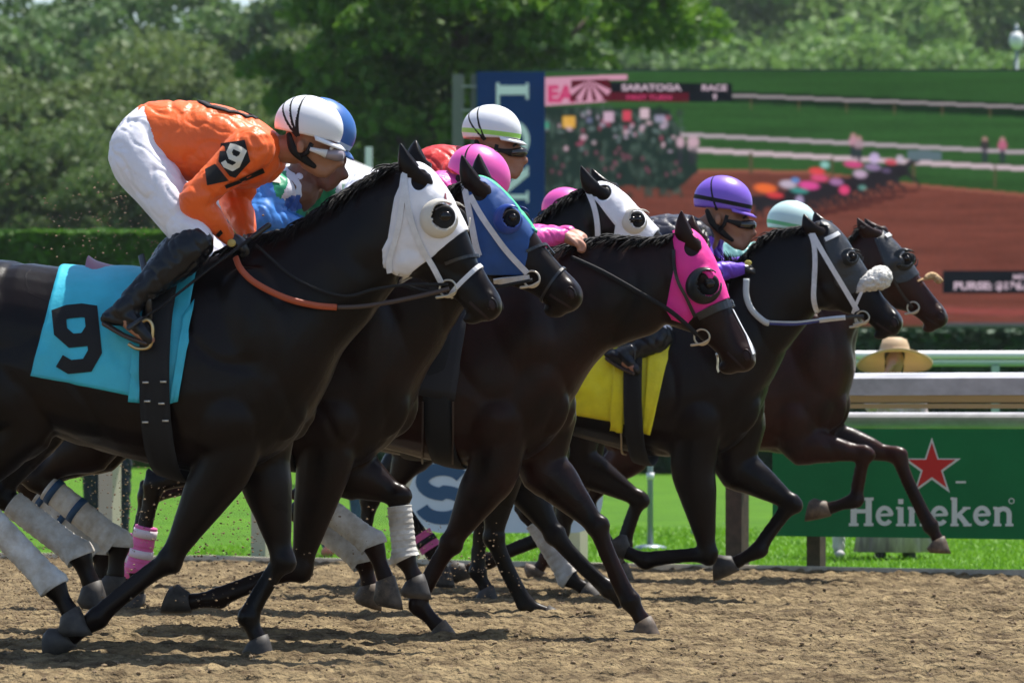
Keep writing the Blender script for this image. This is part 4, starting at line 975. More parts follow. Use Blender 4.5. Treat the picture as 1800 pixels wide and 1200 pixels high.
# F : pale teal helmet with green band
TEAL = mat('pale_teal_helmet', (.50, .68, .66), rough=.4)
T = sim((240,275), (440,262), (1210,455), (1345,440))
make_person_jockey(H['F'], T, dict(s=.69, hs=.72, skin=SKIN2, jacket=silk('teal_silk', (.2,.45,.42)), helmet=TEAL, hc=(1394, 388), hang=-.12, lens=DLENS, label='jockey almost hidden behind a dark neck, only a pale teal helmet showing',
   bands=(), button=TEAL, hband=(mat('green_band', (.12,.42,.2)), -.14), torso=[((1215,440),(1225,475),.12),((1245,430),(1255,505),.16),((1290,424),(1300,505),.175),((1330,426),(1336,500),.18),((1356,428),(1360,480),.12),((1366,430),(1368,455),.06)],
   ov={'sh0': (1340,460,-.15), 'sh1': (1350,460,.15), 'el0': (1320,520,-.23), 'el1': (1330,520,.23), 'wr0': (1390,525,-.11), 'hn0': (1405,528,-.09), 'wr1': (1392,525,.11), 'hn1': (1406,528,.09), 'neck0': (1362,445,0), 'neck1': (1378,430,0)}))
# G : pink helmet top behind the mane
T = sim((240,275), (440,262), (800,455), (942,440))
make_person_jockey(H['G'], T, dict(s=.73, hs=.76, skin=SKIN2, jacket=PINKS, helmet=PINK, hc=(1000, 368), hang=.1, lens=DLENS, label='jockey hidden behind a dark mane, only the top of a pink helmet showing', bands=(), button=PINK))
# ================================================================ setting
def noise_grid(x0, x1, y0, y1, nx, ny, fn):
    xs = np.linspace(x0, x1, nx); ys = np.linspace(y0, y1, ny); V = np.array([[x, y, fn(x, y)] for y in ys for x in xs])
    f = [(j*nx+i, j*nx+i+1, (j+1)*nx+i+1, (j+1)*nx+i) for j in range(ny-1) for i in range(nx-1)]; return V, f
# track edge line: from the grass-edge pixels
E0 = Vector((W(330, 988, F/268).x, F/268, 0)); E1 = Vector((W(1800, 1015, F/295).x, F/295, 0))
ED = (E1-E0).normalized(); EN = Vector((-ED.y, ED.x, 0))       # EN points to the infield
def along(t, n=0, z=0): p = E0+ED*t+EN*n; return Vector((p.x, p.y, z))
DIRT = mat('harrowed_dirt', (.295, .222, .122), rough=.95, spec=.1, col2=(.075, .052, .030), nscale=11, nstretch=(.6, 1.3, 1), bump=1.0, bscale=30, bdist=.06, detail=10)  # darker mottling: damp dirt, plus shadow streaks between ridges put into the colour
def dirt_z(x, y):
    r = math.sin((y+.06*noise.noise(Vector((x*.6, y*.5, 0))))*2*math.pi/.22)*(.013+.013*noise.noise(Vector((x*.9, y*1.7, 7))))
    return r+.022*noise.noise(Vector((x*1.1, y*4.5, 1)))+.016*noise.noise(Vector((x*5, y*12, 5)))+.026*abs(noise.noise(Vector((x*12, y*20, 9))))+.012*noise.noise(Vector((x*26, y*17, 2)))
V, f = noise_grid(-3.4, 4.4, 15.2, 31, 430, 560, dirt_z)
# keep dirt on the track side
tt = (V[:, 0]-E0.x)*EN.x+(V[:, 1]-E0.y)*EN.y
fs = [q for q in f if max(tt[i] for i in q) < .04]
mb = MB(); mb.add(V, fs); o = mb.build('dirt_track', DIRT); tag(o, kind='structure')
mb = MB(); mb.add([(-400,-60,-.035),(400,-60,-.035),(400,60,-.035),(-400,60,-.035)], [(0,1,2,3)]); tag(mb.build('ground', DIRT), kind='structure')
GRASS = mat('turf', (.115, .27, .012), rough=.9, spec=.15, col2=(.075, .20, .010), nscale=1.4, bump=1.0, bscale=40, bdist=.08, detail=9, nstretch=(1,.6,1))
mb = MB(); a = along(-300, .02); b = along(300, .02); c = along(300, 900); d = along(-300, 900); mb.add([(p.x, p.y, .0) for p in (a, b, c, d)], [(0,1,2,3)])
tag(mb.build('infield_turf', GRASS), kind='structure')
# grass blades close to the edge
mb = MB(); rr = random.Random(3); V = []; fs = []
for i in range(42000):
    t = rr.uniform(-1.5, 8.0); n = .03+rr.random()**1.6*9; p = along(t, n); hgt = rr.uniform(.015, .04); a = rr.uniform(0, 6.28); w_ = rr.uniform(.004, .008)*(1+n*.12)
    lx, ly = rr.gauss(0, .02), rr.gauss(0, .02); k = len(V)
    V += [(p.x-w_*math.cos(a), p.y-w_*math.sin(a), 0), (p.x+w_*math.cos(a), p.y+w_*math.sin(a), 0), (p.x+lx, p.y+ly, hgt)]; fs.append((k, k+1, k+2))
mb.add(V, fs); BLADE = leaf_mat('grass_blade', (.11, .29, .012), (.20, .40, .025)); tag(mb.build('grass', BLADE, smooth=False), 'short bright green turf growing behind the track edge', 'grass', kind='stuff')
# kerb board
mb = MB(); rings = []
for t in np.linspace(-10, 14, 60):
    p = along(t, .0); wv = .012*noise.noise(Vector((t*2, 0, 0))); z = .045+wv
    rings.append(np.array([p+EN*(-.03)+Vector((0,0,-.03)), p+EN*(-.025)+Vector((0,0,z)), p+EN*(.03)+Vector((0,0,z)), p+EN*.035+Vector((0,0,-.03))]))
mb.loft(rings); tag(mb.build('track_kerb', mat('pale_board', (.62,.54,.42), rough=.9, noise_amt=.3, nscale=12), smooth=False), kind='structure')
# dirt clods
CLOD = mat('dirt_clod', (.27, .19, .11), rough=1.0, col2=(.16,.11,.065), nscale=30)
def clods(n, fn, name, label, seed):
    rr = random.Random(seed); mb = MB(); ico = [(0,0,1),(.9,0,.4),(.3,.85,.4),(-.7,.5,.4),(-.7,-.5,.4),(.3,-.85,.4),(.7,.5,-.4),(-.3,.85,-.4),(-.9,0,-.4),(-.3,-.85,-.4),(.7,-.5,-.4),(0,0,-1)]
    fcs = [(0,1,2),(0,2,3),(0,3,4),(0,4,5),(0,5,1),(1,6,2),(2,7,3),(3,8,4),(4,9,5),(5,10,1),(6,7,2),(7,8,3),(8,9,4),(9,10,5),(10,6,1),(11,7,6),(11,8,7),(11,9,8),(11,10,9),(11,6,10)]
    for _ in range(n):
        (x, y, z), s_ = fn(rr); v = [(x+a*s_*rr.uniform(.6, 1.5), y+b*s_*rr.uniform(.6, 1.3), z+c*s_*rr.uniform(.4, 1.1)) for a, b, c in ico]; mb.add(v, fcs)
    tag(mb.build(name, CLOD, smooth=False), label, 'dirt', kind='stuff')
def gfn(rr):
    y = rr.uniform(16.5, 28); x = rr.uniform(-.125, .125)*y; s_ = rr.choice((.004, .005, .006, .008, .011))
    if (x-E0.x)*EN.x+(y-E0.y)*EN.y > -.1: y -= 4
    return (x, y, dirt_z(x, y)+s_*.2), s_
clods(6500, gfn, 'dirt_clods', 'loose crumbs of dirt scattered over the track surface', 5)
SPR = [(215,1000,110,120,21),(30,960,80,120,19),(60,1010,90,60,20),(40,1000,70,60,21),(385,930,90,70,20),(560,1000,150,90,20),(230,380,160,60,19),(420,1060,120,60,18.5),(780,1000,120,60,21),(200,860,90,90,22)]
def ffn(rr):
    a = rr.choice(SPR); px = rr.gauss(a[0], a[2]*.7); py = rr.gauss(a[1], a[3]*.7); py = min(py, 1100); d = a[4]+rr.uniform(-.6, 2); p = W(px, py, d); p.z = max(p.z, .05)
    return tuple(p), rr.choice((.002, .0025, .003, .004, .006))
clods(3600, ffn, 'flying_dirt', 'specks of dirt thrown up by the hooves', 6)
# rail fence -----------------------------------------------------------
def extrude_along(prof, t0, t1, m, name, parent, n=2, jit=0):
    mb = MB(); rings = []
    for t in np.linspace(t0, t1, n): rings.append(np.array([along(t, a)+Vector((0, 0, z)) for a, z in prof]))
    mb.loft(rings); return mb.build(name, m, parent, smooth=False)
root = bpy.data.objects.new('track_rail', None); COL.objects.link(root)
tag(root, 'white safety rail with deep curved top cover along the dirt edge', 'rail')
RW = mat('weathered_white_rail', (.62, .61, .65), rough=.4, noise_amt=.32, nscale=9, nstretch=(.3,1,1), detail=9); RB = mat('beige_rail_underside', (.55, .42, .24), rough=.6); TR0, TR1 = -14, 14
cov = [(-.16,1.088),(-.168,1.19),(-.13,1.215),(.02,1.225),(.10,1.21),(.10,1.19),(-.10,1.19),(-.135,1.092)]
extrude_along([(.2+a, z) for a, z in cov], TR0, TR1, RW, 'top_cover', root)
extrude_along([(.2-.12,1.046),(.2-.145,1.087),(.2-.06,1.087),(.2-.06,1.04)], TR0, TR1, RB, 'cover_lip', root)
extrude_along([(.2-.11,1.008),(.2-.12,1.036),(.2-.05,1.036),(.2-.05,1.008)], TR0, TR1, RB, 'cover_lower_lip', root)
pr = [(.40+.05*math.cos(a), .935+.05*math.sin(a)) for a in np.linspace(0, 6.283, 16, endpoint=False)]
extrude_along(pr, TR0, TR1, RW, 'lower_rail', root)
BRW = mat('brown_post', (.10, .06, .045), rough=.8, noise_amt=.4, nscale=20)
def tpx(px):           # parameter along the edge line seen at px
    r = (px-900)/F; return (r*E0.y-E0.x)/(ED.x-r*ED.y)
for px in (-420, -120, 150, 420, 690, 975, 1260, 1400, 1960):
    t = tpx(px); mb = MB(); p = along(t, .30); w_ = .045 if px == 1400 else .055
    rings = [np.array([p+ED*(w_*sx)+EN*(w_*sy+dy)+Vector((0,0,z)) for sx, sy in ((-1,-1),(1,-1),(1,1),(-1,1))]) for z, dy in ((-.05, 0), (.8, 0), (1.05, -.06))]
    mb.loft(rings); mb.build('post', BRW if px > 1000 else mat('cream_post', (.5,.45,.34)), root, smooth=False)
# sign board 
def plane_text_parent(t0, t1, z0, z1, n, m, name, label):
    mb = MB(); rings = [np.array([along(t, n)+Vector((0,0,z0)), along(t, n)+Vector((0,0,z1)), along(t, n+.02)+Vector((0,0,z1)), along(t, n+.02)+Vector((0,0,z0))]) for t in (t0, t1)]
    mb.loft(rings); o = mb.build(name, m, smooth=False); tag(o, label, 'sign'); return o
GB = mat('green_banner', (.010, .20, .06), rough=.6, spec=.2, noise_amt=.18, nscale=2, bump=.35, bscale=2.5, bdist=.04)
ta = tpx(1346); tb = tpx(1830)
ban = plane_text_parent(ta, tb, .225, .885, .10, GB, 'rail_banner', 'green sponsor banner with a red star and white lettering hung on the rail')
def on_edge(px, py, n):
    r = scene_ray(px, py); # intersect ray with plane offset n from edge
    o = Vector((0, 0, 1)); q = (E0+EN*n-o).dot(EN)/r.dot(EN); return o+r*q
def flat_poly(polys, n, m, name, parent, step=0.0008):
    mb = MB()
    for i, pl in enumerate(polys):
        for q in pl: mb.add([on_edge(x, y, n-step*i) for x, y in q], [tuple(range(len(q)))])
    return mb.build(name, m, parent, smooth=False)
LW = mat('white_print', (.72, .80, .74), rough=.6); RS = mat('red_print', (.62, .022, .018), rough=.5)
def star(cx, cy, r, k=.382):
    pts = [(cx+(r if i % 2 == 0 else r*k)*math.sin(i*math.pi/5), cy-(r if i % 2 == 0 else r*k)*math.cos(i*math.pi/5)) for i in range(10)]
    return [[pts[i], pts[(i+1) % 10], (cx, cy)] for i in range(10)]
flat_poly([star(1638, 822, 54)], .095, LW, 'star_outline', ban)
flat_poly([star(1638, 821, 44)], .092, RS, 'star', ban)
flat_poly([[[(1680,845),(1698,845),(1698,849),(1680,849)]]], .095, LW, 'small_print', ban)
def word(txt, x0, y0, hgt, sx=1.0, slant=0):
    out = []; x = x0; lay = [[], [], [], [], [], [], []]
    for ch in txt:
        adv, st = GL[ch]
        for i, (pl, th) in enumerate(st):
            for s4 in stroke(pl, [q*1.18 for q in th] if hasattr(th, '__len__') else th*1.18): lay[min(i, 6)].append([(x+p[0]*hgt*sx, y0-p[1]*hgt) for p in s4])
        x += adv*hgt*sx
    return lay, x
lay, xe = word('Heineken', 1490, 924, 50, 1.0); sxx = (1784-1490)/(xe-1490)
lay, xe = word('Heineken', 1490, 924, 50, sxx); flat_poly(lay, .095, LW, 'lettering', ban)
lay2 = [stroke(arc(1778, 880, 4.5, 4.5, 0, 360, 14), 1.6)]; flat_poly(lay2, .095, LW, 'trade_mark', ban)
# round S sign
PALE = mat('pale_blue_sign', (.58, .72, .80), rough=.6); SNV = mat('navy_print', (.02, .09, .19), rough=.6)
n_ = .05; pts = [(1040-r_ if False else x, y) for x, y in []]
outl = [(778+60*math.cos(a), 872+64*math.sin(a)) for a in np.linspace(math.pi/2, 3*math.pi/2, 20)]+[(1010+50*math.cos(a), 872+64*math.sin(a)) for a in np.linspace(-math.pi/2, math.pi/2, 20)]
mb = MB(); A_ = [on_edge(x, y, n_) for x, y in outl]; B_ = [on_edge(x, y, n_+.02) for x, y in outl]; mb.loft([np.array(A_), np.array(B_)])
o = mb.build('oval_sign', PALE, smooth=False); tag(o, 'pale blue rounded sign with a navy letter S on the rail', 'sign')
Sg = [(arc(778, 846, 36, 22, -25, -180, 12)+arc(778, 846, 36, 22, -190, -265, 6)+arc(778, 886, 38, 22, -85, 0, 8)+arc(778, 886, 38, 24, 10, 165, 12))]
flat_poly([stroke(Sg[0], 23)], n_-.004, SNV, 'letter', o)
# far rail
FR = mat('pale_green_rail', (.34, .46, .40), rough=.5)
root = bpy.data.objects.new('turf_rail', None); COL.objects.link(root); tag(root, 'white and pale green turf rail beyond the sun hat', 'rail')
def bar(x0, x1, y, z, r, m, name, parent, k=12):
    q = MB(); q.tube([(x0, y, z), (x1, y+0.0, z)], r, k); return q.build(name, m, parent)
z_ = 1+(720-625)/F*36; bar(-20, 20, 36, z_+.005, .033, WHITE, 'upper_bar', root); bar(-20, 20, 36.02, z_-.055, .030, FR, 'lower_bar', root)
for i in range(-9, 10):
    x = (1750-900)/F*36+i*2.4; q = MB(); q.box(x-.03, x+.03, 35.98, 36.04, 0, z_-.08); q.build('post', FR, root, smooth=False)
# stanchion and posts
q = bpy.data.objects.new('stanchion', None); COL.objects.link(q); p = W(1143, 965, F/245); q.location = (p.x, p.y, 0); tag(q, 'grey metal stanchion with round base standing on the turf', 'post')
GRY = mat('grey_metal', (.25, .30, .32), rough=.4, metal=.3)
b = MB(); b.tube([(0,0,0),(0,0,.55),(0,0,1.0)], [.022,.02,.018], 12, up=(1,0,0)); b.build('pole', GRY, q); b = MB(); b.tube([(0,0,.0),(0,0,.02),(0,0,.035)], [.12,.115,.05], 24, up=(1,0,0)); b.build('base', GRY, q)
b = MB(); b.tube([(0,0,.50),(0,0,.55)], [.028,.028], 12, up=(1,0,0)); b.build('collar', WHITE, q)
# hedges ---------------------------------------------------------------
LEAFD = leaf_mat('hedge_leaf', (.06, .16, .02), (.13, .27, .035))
def leafy_box(name, x0, x1, y0, y1, z0, z1, n, label, sz=.12, seed=1, m=None):
    rr = random.Random(seed); V = []; fs = []; mb = MB()
    core = MB(); core.box(x0+.1, x1-.1, y0+.12, y1-.1, z0, z1-.1); 
    for i in range(n):
        if rr.random() < .55: p = (rr.uniform(x0, x1), y0+rr.uniform(0, .15), rr.uniform(z0, z1))
        else: p = (rr.uniform(x0, x1), rr.uniform(y0, y1), z1-rr.uniform(0, .1))
        s_ = sz*rr.uniform(.5, 1.2); M = Matrix.Rotation(rr.uniform(0, 6.28), 3, 'Z') @ Matrix.Rotation(rr.uniform(-1.2, 1.2), 3, 'X'); k = len(V)
        V += [tuple(Vector(p)+M @ Vector(q)*s_) for q in ((-.5,-.5,0),(.5,-.4,.1),(.5,.5,0),(-.4,.5,.1))]; fs.append((k,k+1,k+2,k+3))
    mb.add(V, fs); mb.add(*[(core.v[0]), core.f]); o = mb.build(name, m or LEAFD, smooth=False); tag(o, label, 'hedge'); return o
leafy_box('clipped_hedge', -14, -4.0, 78, 80, 0, 1+(720-408)/F*78, 26000, 'tall clipped green hedge behind the saddle of the nearest horse', .16, 2)
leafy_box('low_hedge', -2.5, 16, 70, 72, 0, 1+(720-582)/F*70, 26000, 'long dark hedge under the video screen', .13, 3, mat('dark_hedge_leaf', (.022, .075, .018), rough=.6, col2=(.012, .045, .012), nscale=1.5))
# video board ----------------------------------------------------------
DB = 85.0
vb = bpy.data.objects.new('video_board', None); COL.objects.link(vb); c = W(1400, 720, DB); vb.location = (c.x, DB, 0); tag(vb, 'giant video screen replaying the race beside a navy lettered pillar', 'screen')
def vbl(px, py, dd=0.0): p = W(px, py, DB); return (p.x-c.x, -dd, p.z)
def vpoly(polys, layer, m, name, parent=None):
    mb = MB()
    for q in polys: mb.add([vbl(x, y, .012*layer) for x, y in q], [tuple(range(len(q)))])
    return mb.build(name, m, parent or vb, smooth=False)
FRM = mat('screen_frame', (.02, .04, .03), rough=.6)
mb = MB(); a = vbl(958, 578); b = vbl(2140, 122); mb.box(a[0], b[0], .02, .8, a[2], b[2]); mb.build('frame', FRM, vb, smooth=False)
mb = MB()
for px in (1100, 1500, 1900): x = vbl(px, 720)[0]; mb.box(x-.25, x+.25, .1, .7, 0, a[2])
mb.build('legs', FRM, vb, smooth=False)
def em(name, c, s_=.72): return mat('screen_'+name, c, emit=s_*.8)
sG = em('green', (.022, .095, .018)); sG2 = em('dark_green', (.012, .055, .012)); sG3 = em('shadow_green', (.006, .020, .008)); sR = em('track', (.17, .030, .022)); sR2 = em('track_light', (.27, .055, .035)); sW = em('white', (.55, .42, .50)); sK = em('black', (.006, .008, .012))
sM = em('maroon', (.09, .006, .016)); sP = em('pink', (.62, .30, .42)); sPk = em('crimson', (.55, .05, .16)); sO = em('orange', (.75, .12, .03)); sY = em('yellow', (.62, .36, .05)); sB = em('blue', (.12, .2, .45)); sV = em('violet', (.35, .25, .55)); sT = em('teal', (.05, .35, .33)); sRd = em('red', (.5, .03, .05))
def screen_mat(name, ca, cb, sc=1.6, st=(1,1,1)):
    m = bpy.data.materials.new(name); m.use_nodes = True; n = m.node_tree.nodes; l = m.node_tree.links; b = n['Principled BSDF']; b.inputs['Base Color'].default_value = (.01,.01,.01,1); b.inputs['Emission Strength'].default_value = .62
    tc = n.new('ShaderNodeTexCoord'); mp = n.new('ShaderNodeMapping'); mp.inputs['Scale'].default_value = st; t = n.new('ShaderNodeTexNoise'); t.inputs['Scale'].default_value = sc; t.inputs['Detail'].default_value = 5; r = n.new('ShaderNodeValToRGB'); r.color_ramp.elements[0].position = .35; r.color_ramp.elements[1].position = .65
    r.color_ramp.elements[0].color = (*ca, 1); r.color_ramp.elements[1].color = (*cb, 1); l.new(tc.outputs['Object'], mp.inputs[0]); l.new(mp.outputs[0], t.inputs[0]); l.new(t.outputs[0], r.inputs[0]); l.new(r.outputs[0], b.inputs['Emission Color']); return m
cvb = c.copy(); GX, GY = 592, 226; X0, X1, Y0, Y1 = 958., 2140., 126., 574.
gx, gy = np.meshgrid(np.linspace(X0, X1, GX), np.linspace(Y0, Y1, GY)); IMG = np.zeros((GY, GX, 3))
def fillp(poly, c, a=1.0):
    m = np.zeros(gx.shape, bool); n = len(poly); j = n-1
    for i in range(n):
        (xi, yi), (xj, yj) = poly[i], poly[j]
        if yi != yj: m ^= ((yi > gy) != (yj > gy)) & (gx < (xj-xi)*(gy-yi)/(yj-yi)+xi)
        j = i
    IMG[m] = IMG[m]*(1-a)+np.array(c)*a
def ell(x, y, rx, ry, c, a=1.0, ang=0):
    dx, dy = gx-x, gy-y; u = dx*math.cos(ang)+dy*math.sin(ang); v = -dx*math.sin(ang)+dy*math.cos(ang)
    w_ = np.clip(1.6-((u/rx)**2+(v/ry)**2)*1.1, 0, 1)[..., None]*a; IMG[:] = IMG*(1-w_)+np.array(c)*w_
def lin(x0, y0, x1, y1, t, c): 
    d = Vector((x1-x0, y1-y0)).normalized()*t/2; fillp([(x0-d.y, y0+d.x), (x1-d.y, y1+d.x), (x1+d.y, y1-d.x), (x0+d.y, y0-d.x)], c)
g2 = np.random.RandomState(3)
def vnoise(fx, fy):
    ny, nx = int(GY*fy)+3, int(GX*fx)+3; r = g2.rand(ny, nx); yy = np.arange(GY)*fy; xx = np.arange(GX)*fx; y0, x0 = yy.astype(int), xx.astype(int); ty, tx = (yy-y0)[:, None], (xx-x0)[None]
    return (r[y0][:, x0]*(1-ty)*(1-tx)+r[y0+1][:, x0]*ty*(1-tx)+r[y0][:, x0+1]*(1-ty)*tx+r[y0+1][:, x0+1]*ty*tx)
band_ = vnoise(.01, .25)*.5+vnoise(.03, .5)*.3+vnoise(.3, .5)*.2
IMG[:] = np.array((.022, .070, .018))*(.65+.7*band_)[..., None]
fillp([(1285,160),(2140,196),(2140,224),(1285,180)], (.006,.018,.008)); lin(1285,168,2140,202,4,(.30,.26,.28))
for x in range(1320, 2140, 84): lin(x, 172+(x-1320)*.04, x, 192+(x-1320)*.04, 3, (.10,.07,.04))
dirt_ = np.array((.128, .038, .027))*(.62+.75*(vnoise(.015, .3)*.5+vnoise(.06, .6)*.3+vnoise(.5, .6)*.2))[..., None]
keepg = IMG.copy(); tmp = np.zeros_like(IMG); fillp([(958,345),(1100,318),(1240,300),(1420,302),(1620,326),(1800,342),(2140,372),(2140,574),(958,574)], (9,9,9)); mk = IMG[..., 0] > 8; IMG[mk] = dirt_[mk]
for p_, q_ in (((1170,300),(1420,303)),((1420,303),(1620,327)),((1620,327),(1800,343)),((1800,343),(2140,372))): lin(*p_, *q_, 6, (.22,.075,.05))
lin(1170,235,2140,286,6,(.36,.30,.34)); lin(1195,262,2140,316,8,(.46,.36,.40))
for x in range(1320, 2140, 143): lin(x, 268+(x-1320)*.055, x, 304+(x-1320)*.06, 5, (.07,.06,.03))
# starting gate: dark cells with small lights and figures
fillp([(958,188),(1176,192),(1228,300),(1190,334),(1100,326),(958,366)], (.010,.022,.018))
for i in range(260):
    x = g2.uniform(958, 1200); y = g2.uniform(190, 345); ell(x, y, g2.uniform(2, 6), g2.uniform(3, 10), np.array((.03,.05,.04))*g2.uniform(.2, 1.6), .8)
for i in range(70):
    x = g2.uniform(960, 1185); y = 232+g2.normal()*16; ell(x, y, g2.uniform(2, 7), g2.uniform(2, 5), [(.5,.34,.40),(.32,.26,.34),(.28,.05,.10),(.10,.14,.14)][g2.randint(4)], .8)
for i in range(26):
    x = g2.uniform(970, 1195); y = g2.uniform(255, 310); ell(x, y, 3, 4, (.16,.05,.08), .7)
for x, y, rx, ry, c in ((1000,215,13,13,(.62,.34,.05)),(1070,206,12,11,(.50,.34,.44)),(1102,203,9,11,(.55,.05,.09)),(1133,199,11,11,(.55,.40,.46)),(1036,212,7,6,(.10,.12,.2)),(1160,209,12,7,(.26,.24,.34)),(962,221,5,8,(.04,.25,.16))): fillp([(x-rx*.8,y-ry*.8),(x+rx*.8,y-ry*.8),(x+rx*.8,y+ry*.8),(x-rx*.8,y+ry*.8)], c, .85)
for x in (1196,1215,1222): ell(x, 250, 7, 10, (.45,.30,.36), .9); ell(x, 275, 5, 16, (.02,.02,.03), .8)
# the pack
for x, y in ((1335,352),(1360,350),(1375,346),(1395,345),(1412,340),(1432,337),(1450,332),(1470,330),(1490,324),(1512,318),(1530,312),(1550,308),(1575,298)):
    k_ = (.014,.012,.016); ell(x, y+2, 26, 10, k_, 1, .12); ell(x+22, y-9, 13, 5, k_, 1, -.75); ell(x+34, y-16, 8, 4, k_, 1, .35); ell(x-26, y+2, 10, 4, k_, .8, -.3)
    for dx, ex in ((-16,-32),(-9,-2),(12,2),(18,36)): lin(x+dx, y+7, x+ex+g2.uniform(-4,4), y+19, 5, k_); lin(x+ex, y+18, x+ex+(6 if ex > 0 else -5), y+32, 3.5, k_)
    lin(x-20, y+40, x+40, y+37, 4, (.06,.016,.014))
for x, y, a, b, c in ((1345,331,20,8,(.70,.13,.03)),(1362,343,15,5,(.55,.04,.05)),(1385,324,15,7,(.42,.36,.45)),(1398,317,8,5,(.08,.20,.45)),(1405,335,16,5,(.04,.22,.20)),(1422,326,18,7,(.60,.06,.26)),(1440,313,15,6,(.55,.06,.16)),(1450,290,8,6,(.22,.45,.42)),(1436,301,14,6,(.60,.05,.06)),(1470,320,12,6,(.30,.14,.30)),(1484,334,9,8,(.62,.05,.16)),(1500,289,17,6,(.50,.05,.18)),(1512,306,12,7,(.42,.30,.42)),(1537,278,9,9,(.44,.34,.55)),(1534,294,14,6,(.24,.16,.30)),(1566,285,11,5,(.45,.04,.07)),(1582,279,7,6,(.40,.34,.42)),(1405,353,7,9,(.32,.26,.42)),(1558,300,8,4,(.10,.07,.14)),(1516,330,7,4,(.10,.25,.22))): ell(x, y, a, b, c, .92, .1)
fillp([(1595,264),(1655,266),(1655,283),(1595,281)], (.08,.12,.14))
for x, y, c in ((1500,247,(.40,.20,.26)),(1510,252,(.3,.2,.24)),(1731,254,(.03,.02,.03)),(1762,254,(.40,.10,.18))): ell(x, y-8, 5, 5, (.35,.2,.18), .9); ell(x, y+2, 8, 9, c, .9); ell(x, y+20, 5, 13, (.02,.02,.04), .85)
for i in range(1640, 2140, 22): ell(i, 548+g2.normal()*5, 26, 5, (.26,.06,.055), .5)
fillp([(1640,568),(2140,568),(2140,574),(1640,574)], (.05,.06,.07))
for _ in range(1): IMG[1:-1, 1:-1] = (IMG[:-2, 1:-1]+IMG[2:, 1:-1]+IMG[1:-1, :-2]+IMG[1:-1, 2:]+IMG[1:-1, 1:-1]*2)/6
IMG *= (1+.10*(g2.rand(GY, GX, 1)-.5))
vv = np.zeros((GY, GX, 3)); sx_ = DB/F; vv[..., 0] = (gx-900)*sx_-cvb.x; vv[..., 1] = -.012; vv[..., 2] = 1+(720-gy)*sx_
me = bpy.data.meshes.new('picture'); idx = np.arange(GX*GY).reshape(GY, GX); q4 = np.stack([idx[:-1, :-1], idx[1:, :-1], idx[1:, 1:], idx[:-1, 1:]], -1).reshape(-1, 4)
me.from_pydata(vv.reshape(-1, 3).tolist(), [], q4.tolist()); ca = me.color_attributes.new('live_picture', 'FLOAT_COLOR', 'POINT'); ca.data.foreach_set('color', np.concatenate([IMG.reshape(-1, 3), np.ones((GX*GY, 1))], 1).ravel())
pm = bpy.data.materials.new('live_screen_picture'); pm.use_nodes = True; n = pm.node_tree.nodes; b_ = n['Principled BSDF']; b_.inputs['Base Color'].default_value = (.004,.004,.004,1); b_.inputs['Specular IOR Level'].default_value = 0; b_.inputs['Roughness'].default_value = 1; at = n.new('ShaderNodeAttribute'); at.attribute_name = 'live_picture'; pm.node_tree.links.new(at.outputs['Color'], b_.inputs['Emission Color']); b_.inputs['Emission Strength'].default_value = .78
pic = mkobj('picture', me, pm, vb); c = cvb
def vp(polys, layer, m, nm):
    for i, q in enumerate(polys): vpoly([q], layer+i*.01, m, nm, pic)
# captions
vp([[(958,138),(1070,134),(1070,180),(958,188)]], 18, sP, 'caption_pink_block'); vp([[(1052,134),(1102,133),(1102,142),(1052,143)]], 18.4, sP, 'caption_flag')
vp([[(1064,146),(1286,149),(1286,181),(1064,180)]], 19, sK, 'caption_strip'); vp([[(1064,164),(1210,165),(1210,181),(1064,180)]], 19.5, sM, 'caption_under_strip')
fan = []
for a in np.linspace(-56, 56, 5): fan.append([(1036,143), (1036+42*math.sin(R(a-8)), 143+42*math.cos(R(a-8))*.95), (1036+42*math.sin(R(a+8)), 143+42*math.cos(R(a+8))*.95)])
vp([[(1004,143),(1070,141),(1078,178),(1002,180)]], 20, sM, 'emblem_ground'); vp(fan, 21, sP, 'emblem_rays')
def ftext(txt, px, py, hpx, m, layer, bold=.0, sx=1.0, parent=None):
    cu = bpy.data.curves.new('t', 'FONT'); cu.body = txt; cu.size = 1; cu.offset = .02+bold; o = bpy.data.objects.new('t', cu); COL.objects.link(o)
    dg = bpy.context.evaluated_depsgraph_get(); dg.update(); me = bpy.data.meshes.new_from_object(o.evaluated_get(dg), depsgraph=dg); bpy.data.objects.remove(o)
    s_ = hpx/.72/F*DB; x, y, z = vbl(px, py, .012*layer)
    for v in me.vertices: v.co = Vector((x+v.co.x*s_*sx, y, z+v.co.y*s_))
    return mkobj('caption_text', me, m, parent or pic)
ftext('EA', 962, 180, 28, sPk, 19, .03); ftext('SARATOGA', 1092, 161, 11, sW, 21, .02, 1.3); ftext('RACE', 1232, 161, 10, sW, 21, .02, 1.3); ftext('9', 1252, 177, 10, sW, 21, .02); ftext('FIRST TURN', 1100, 177, 8, sPk, 21, .0, 1.35)
vp([[(1655,476),(2140,476),(2140,516),(1655,516)]], 18, sK, 'lower_caption_strip'); ftext('PURSE: $136,000', 1674, 509, 13, sW, 20, .03, 1.25); ftext('MDN', 1778, 491, 8, sW, 20, .02, 1.3)
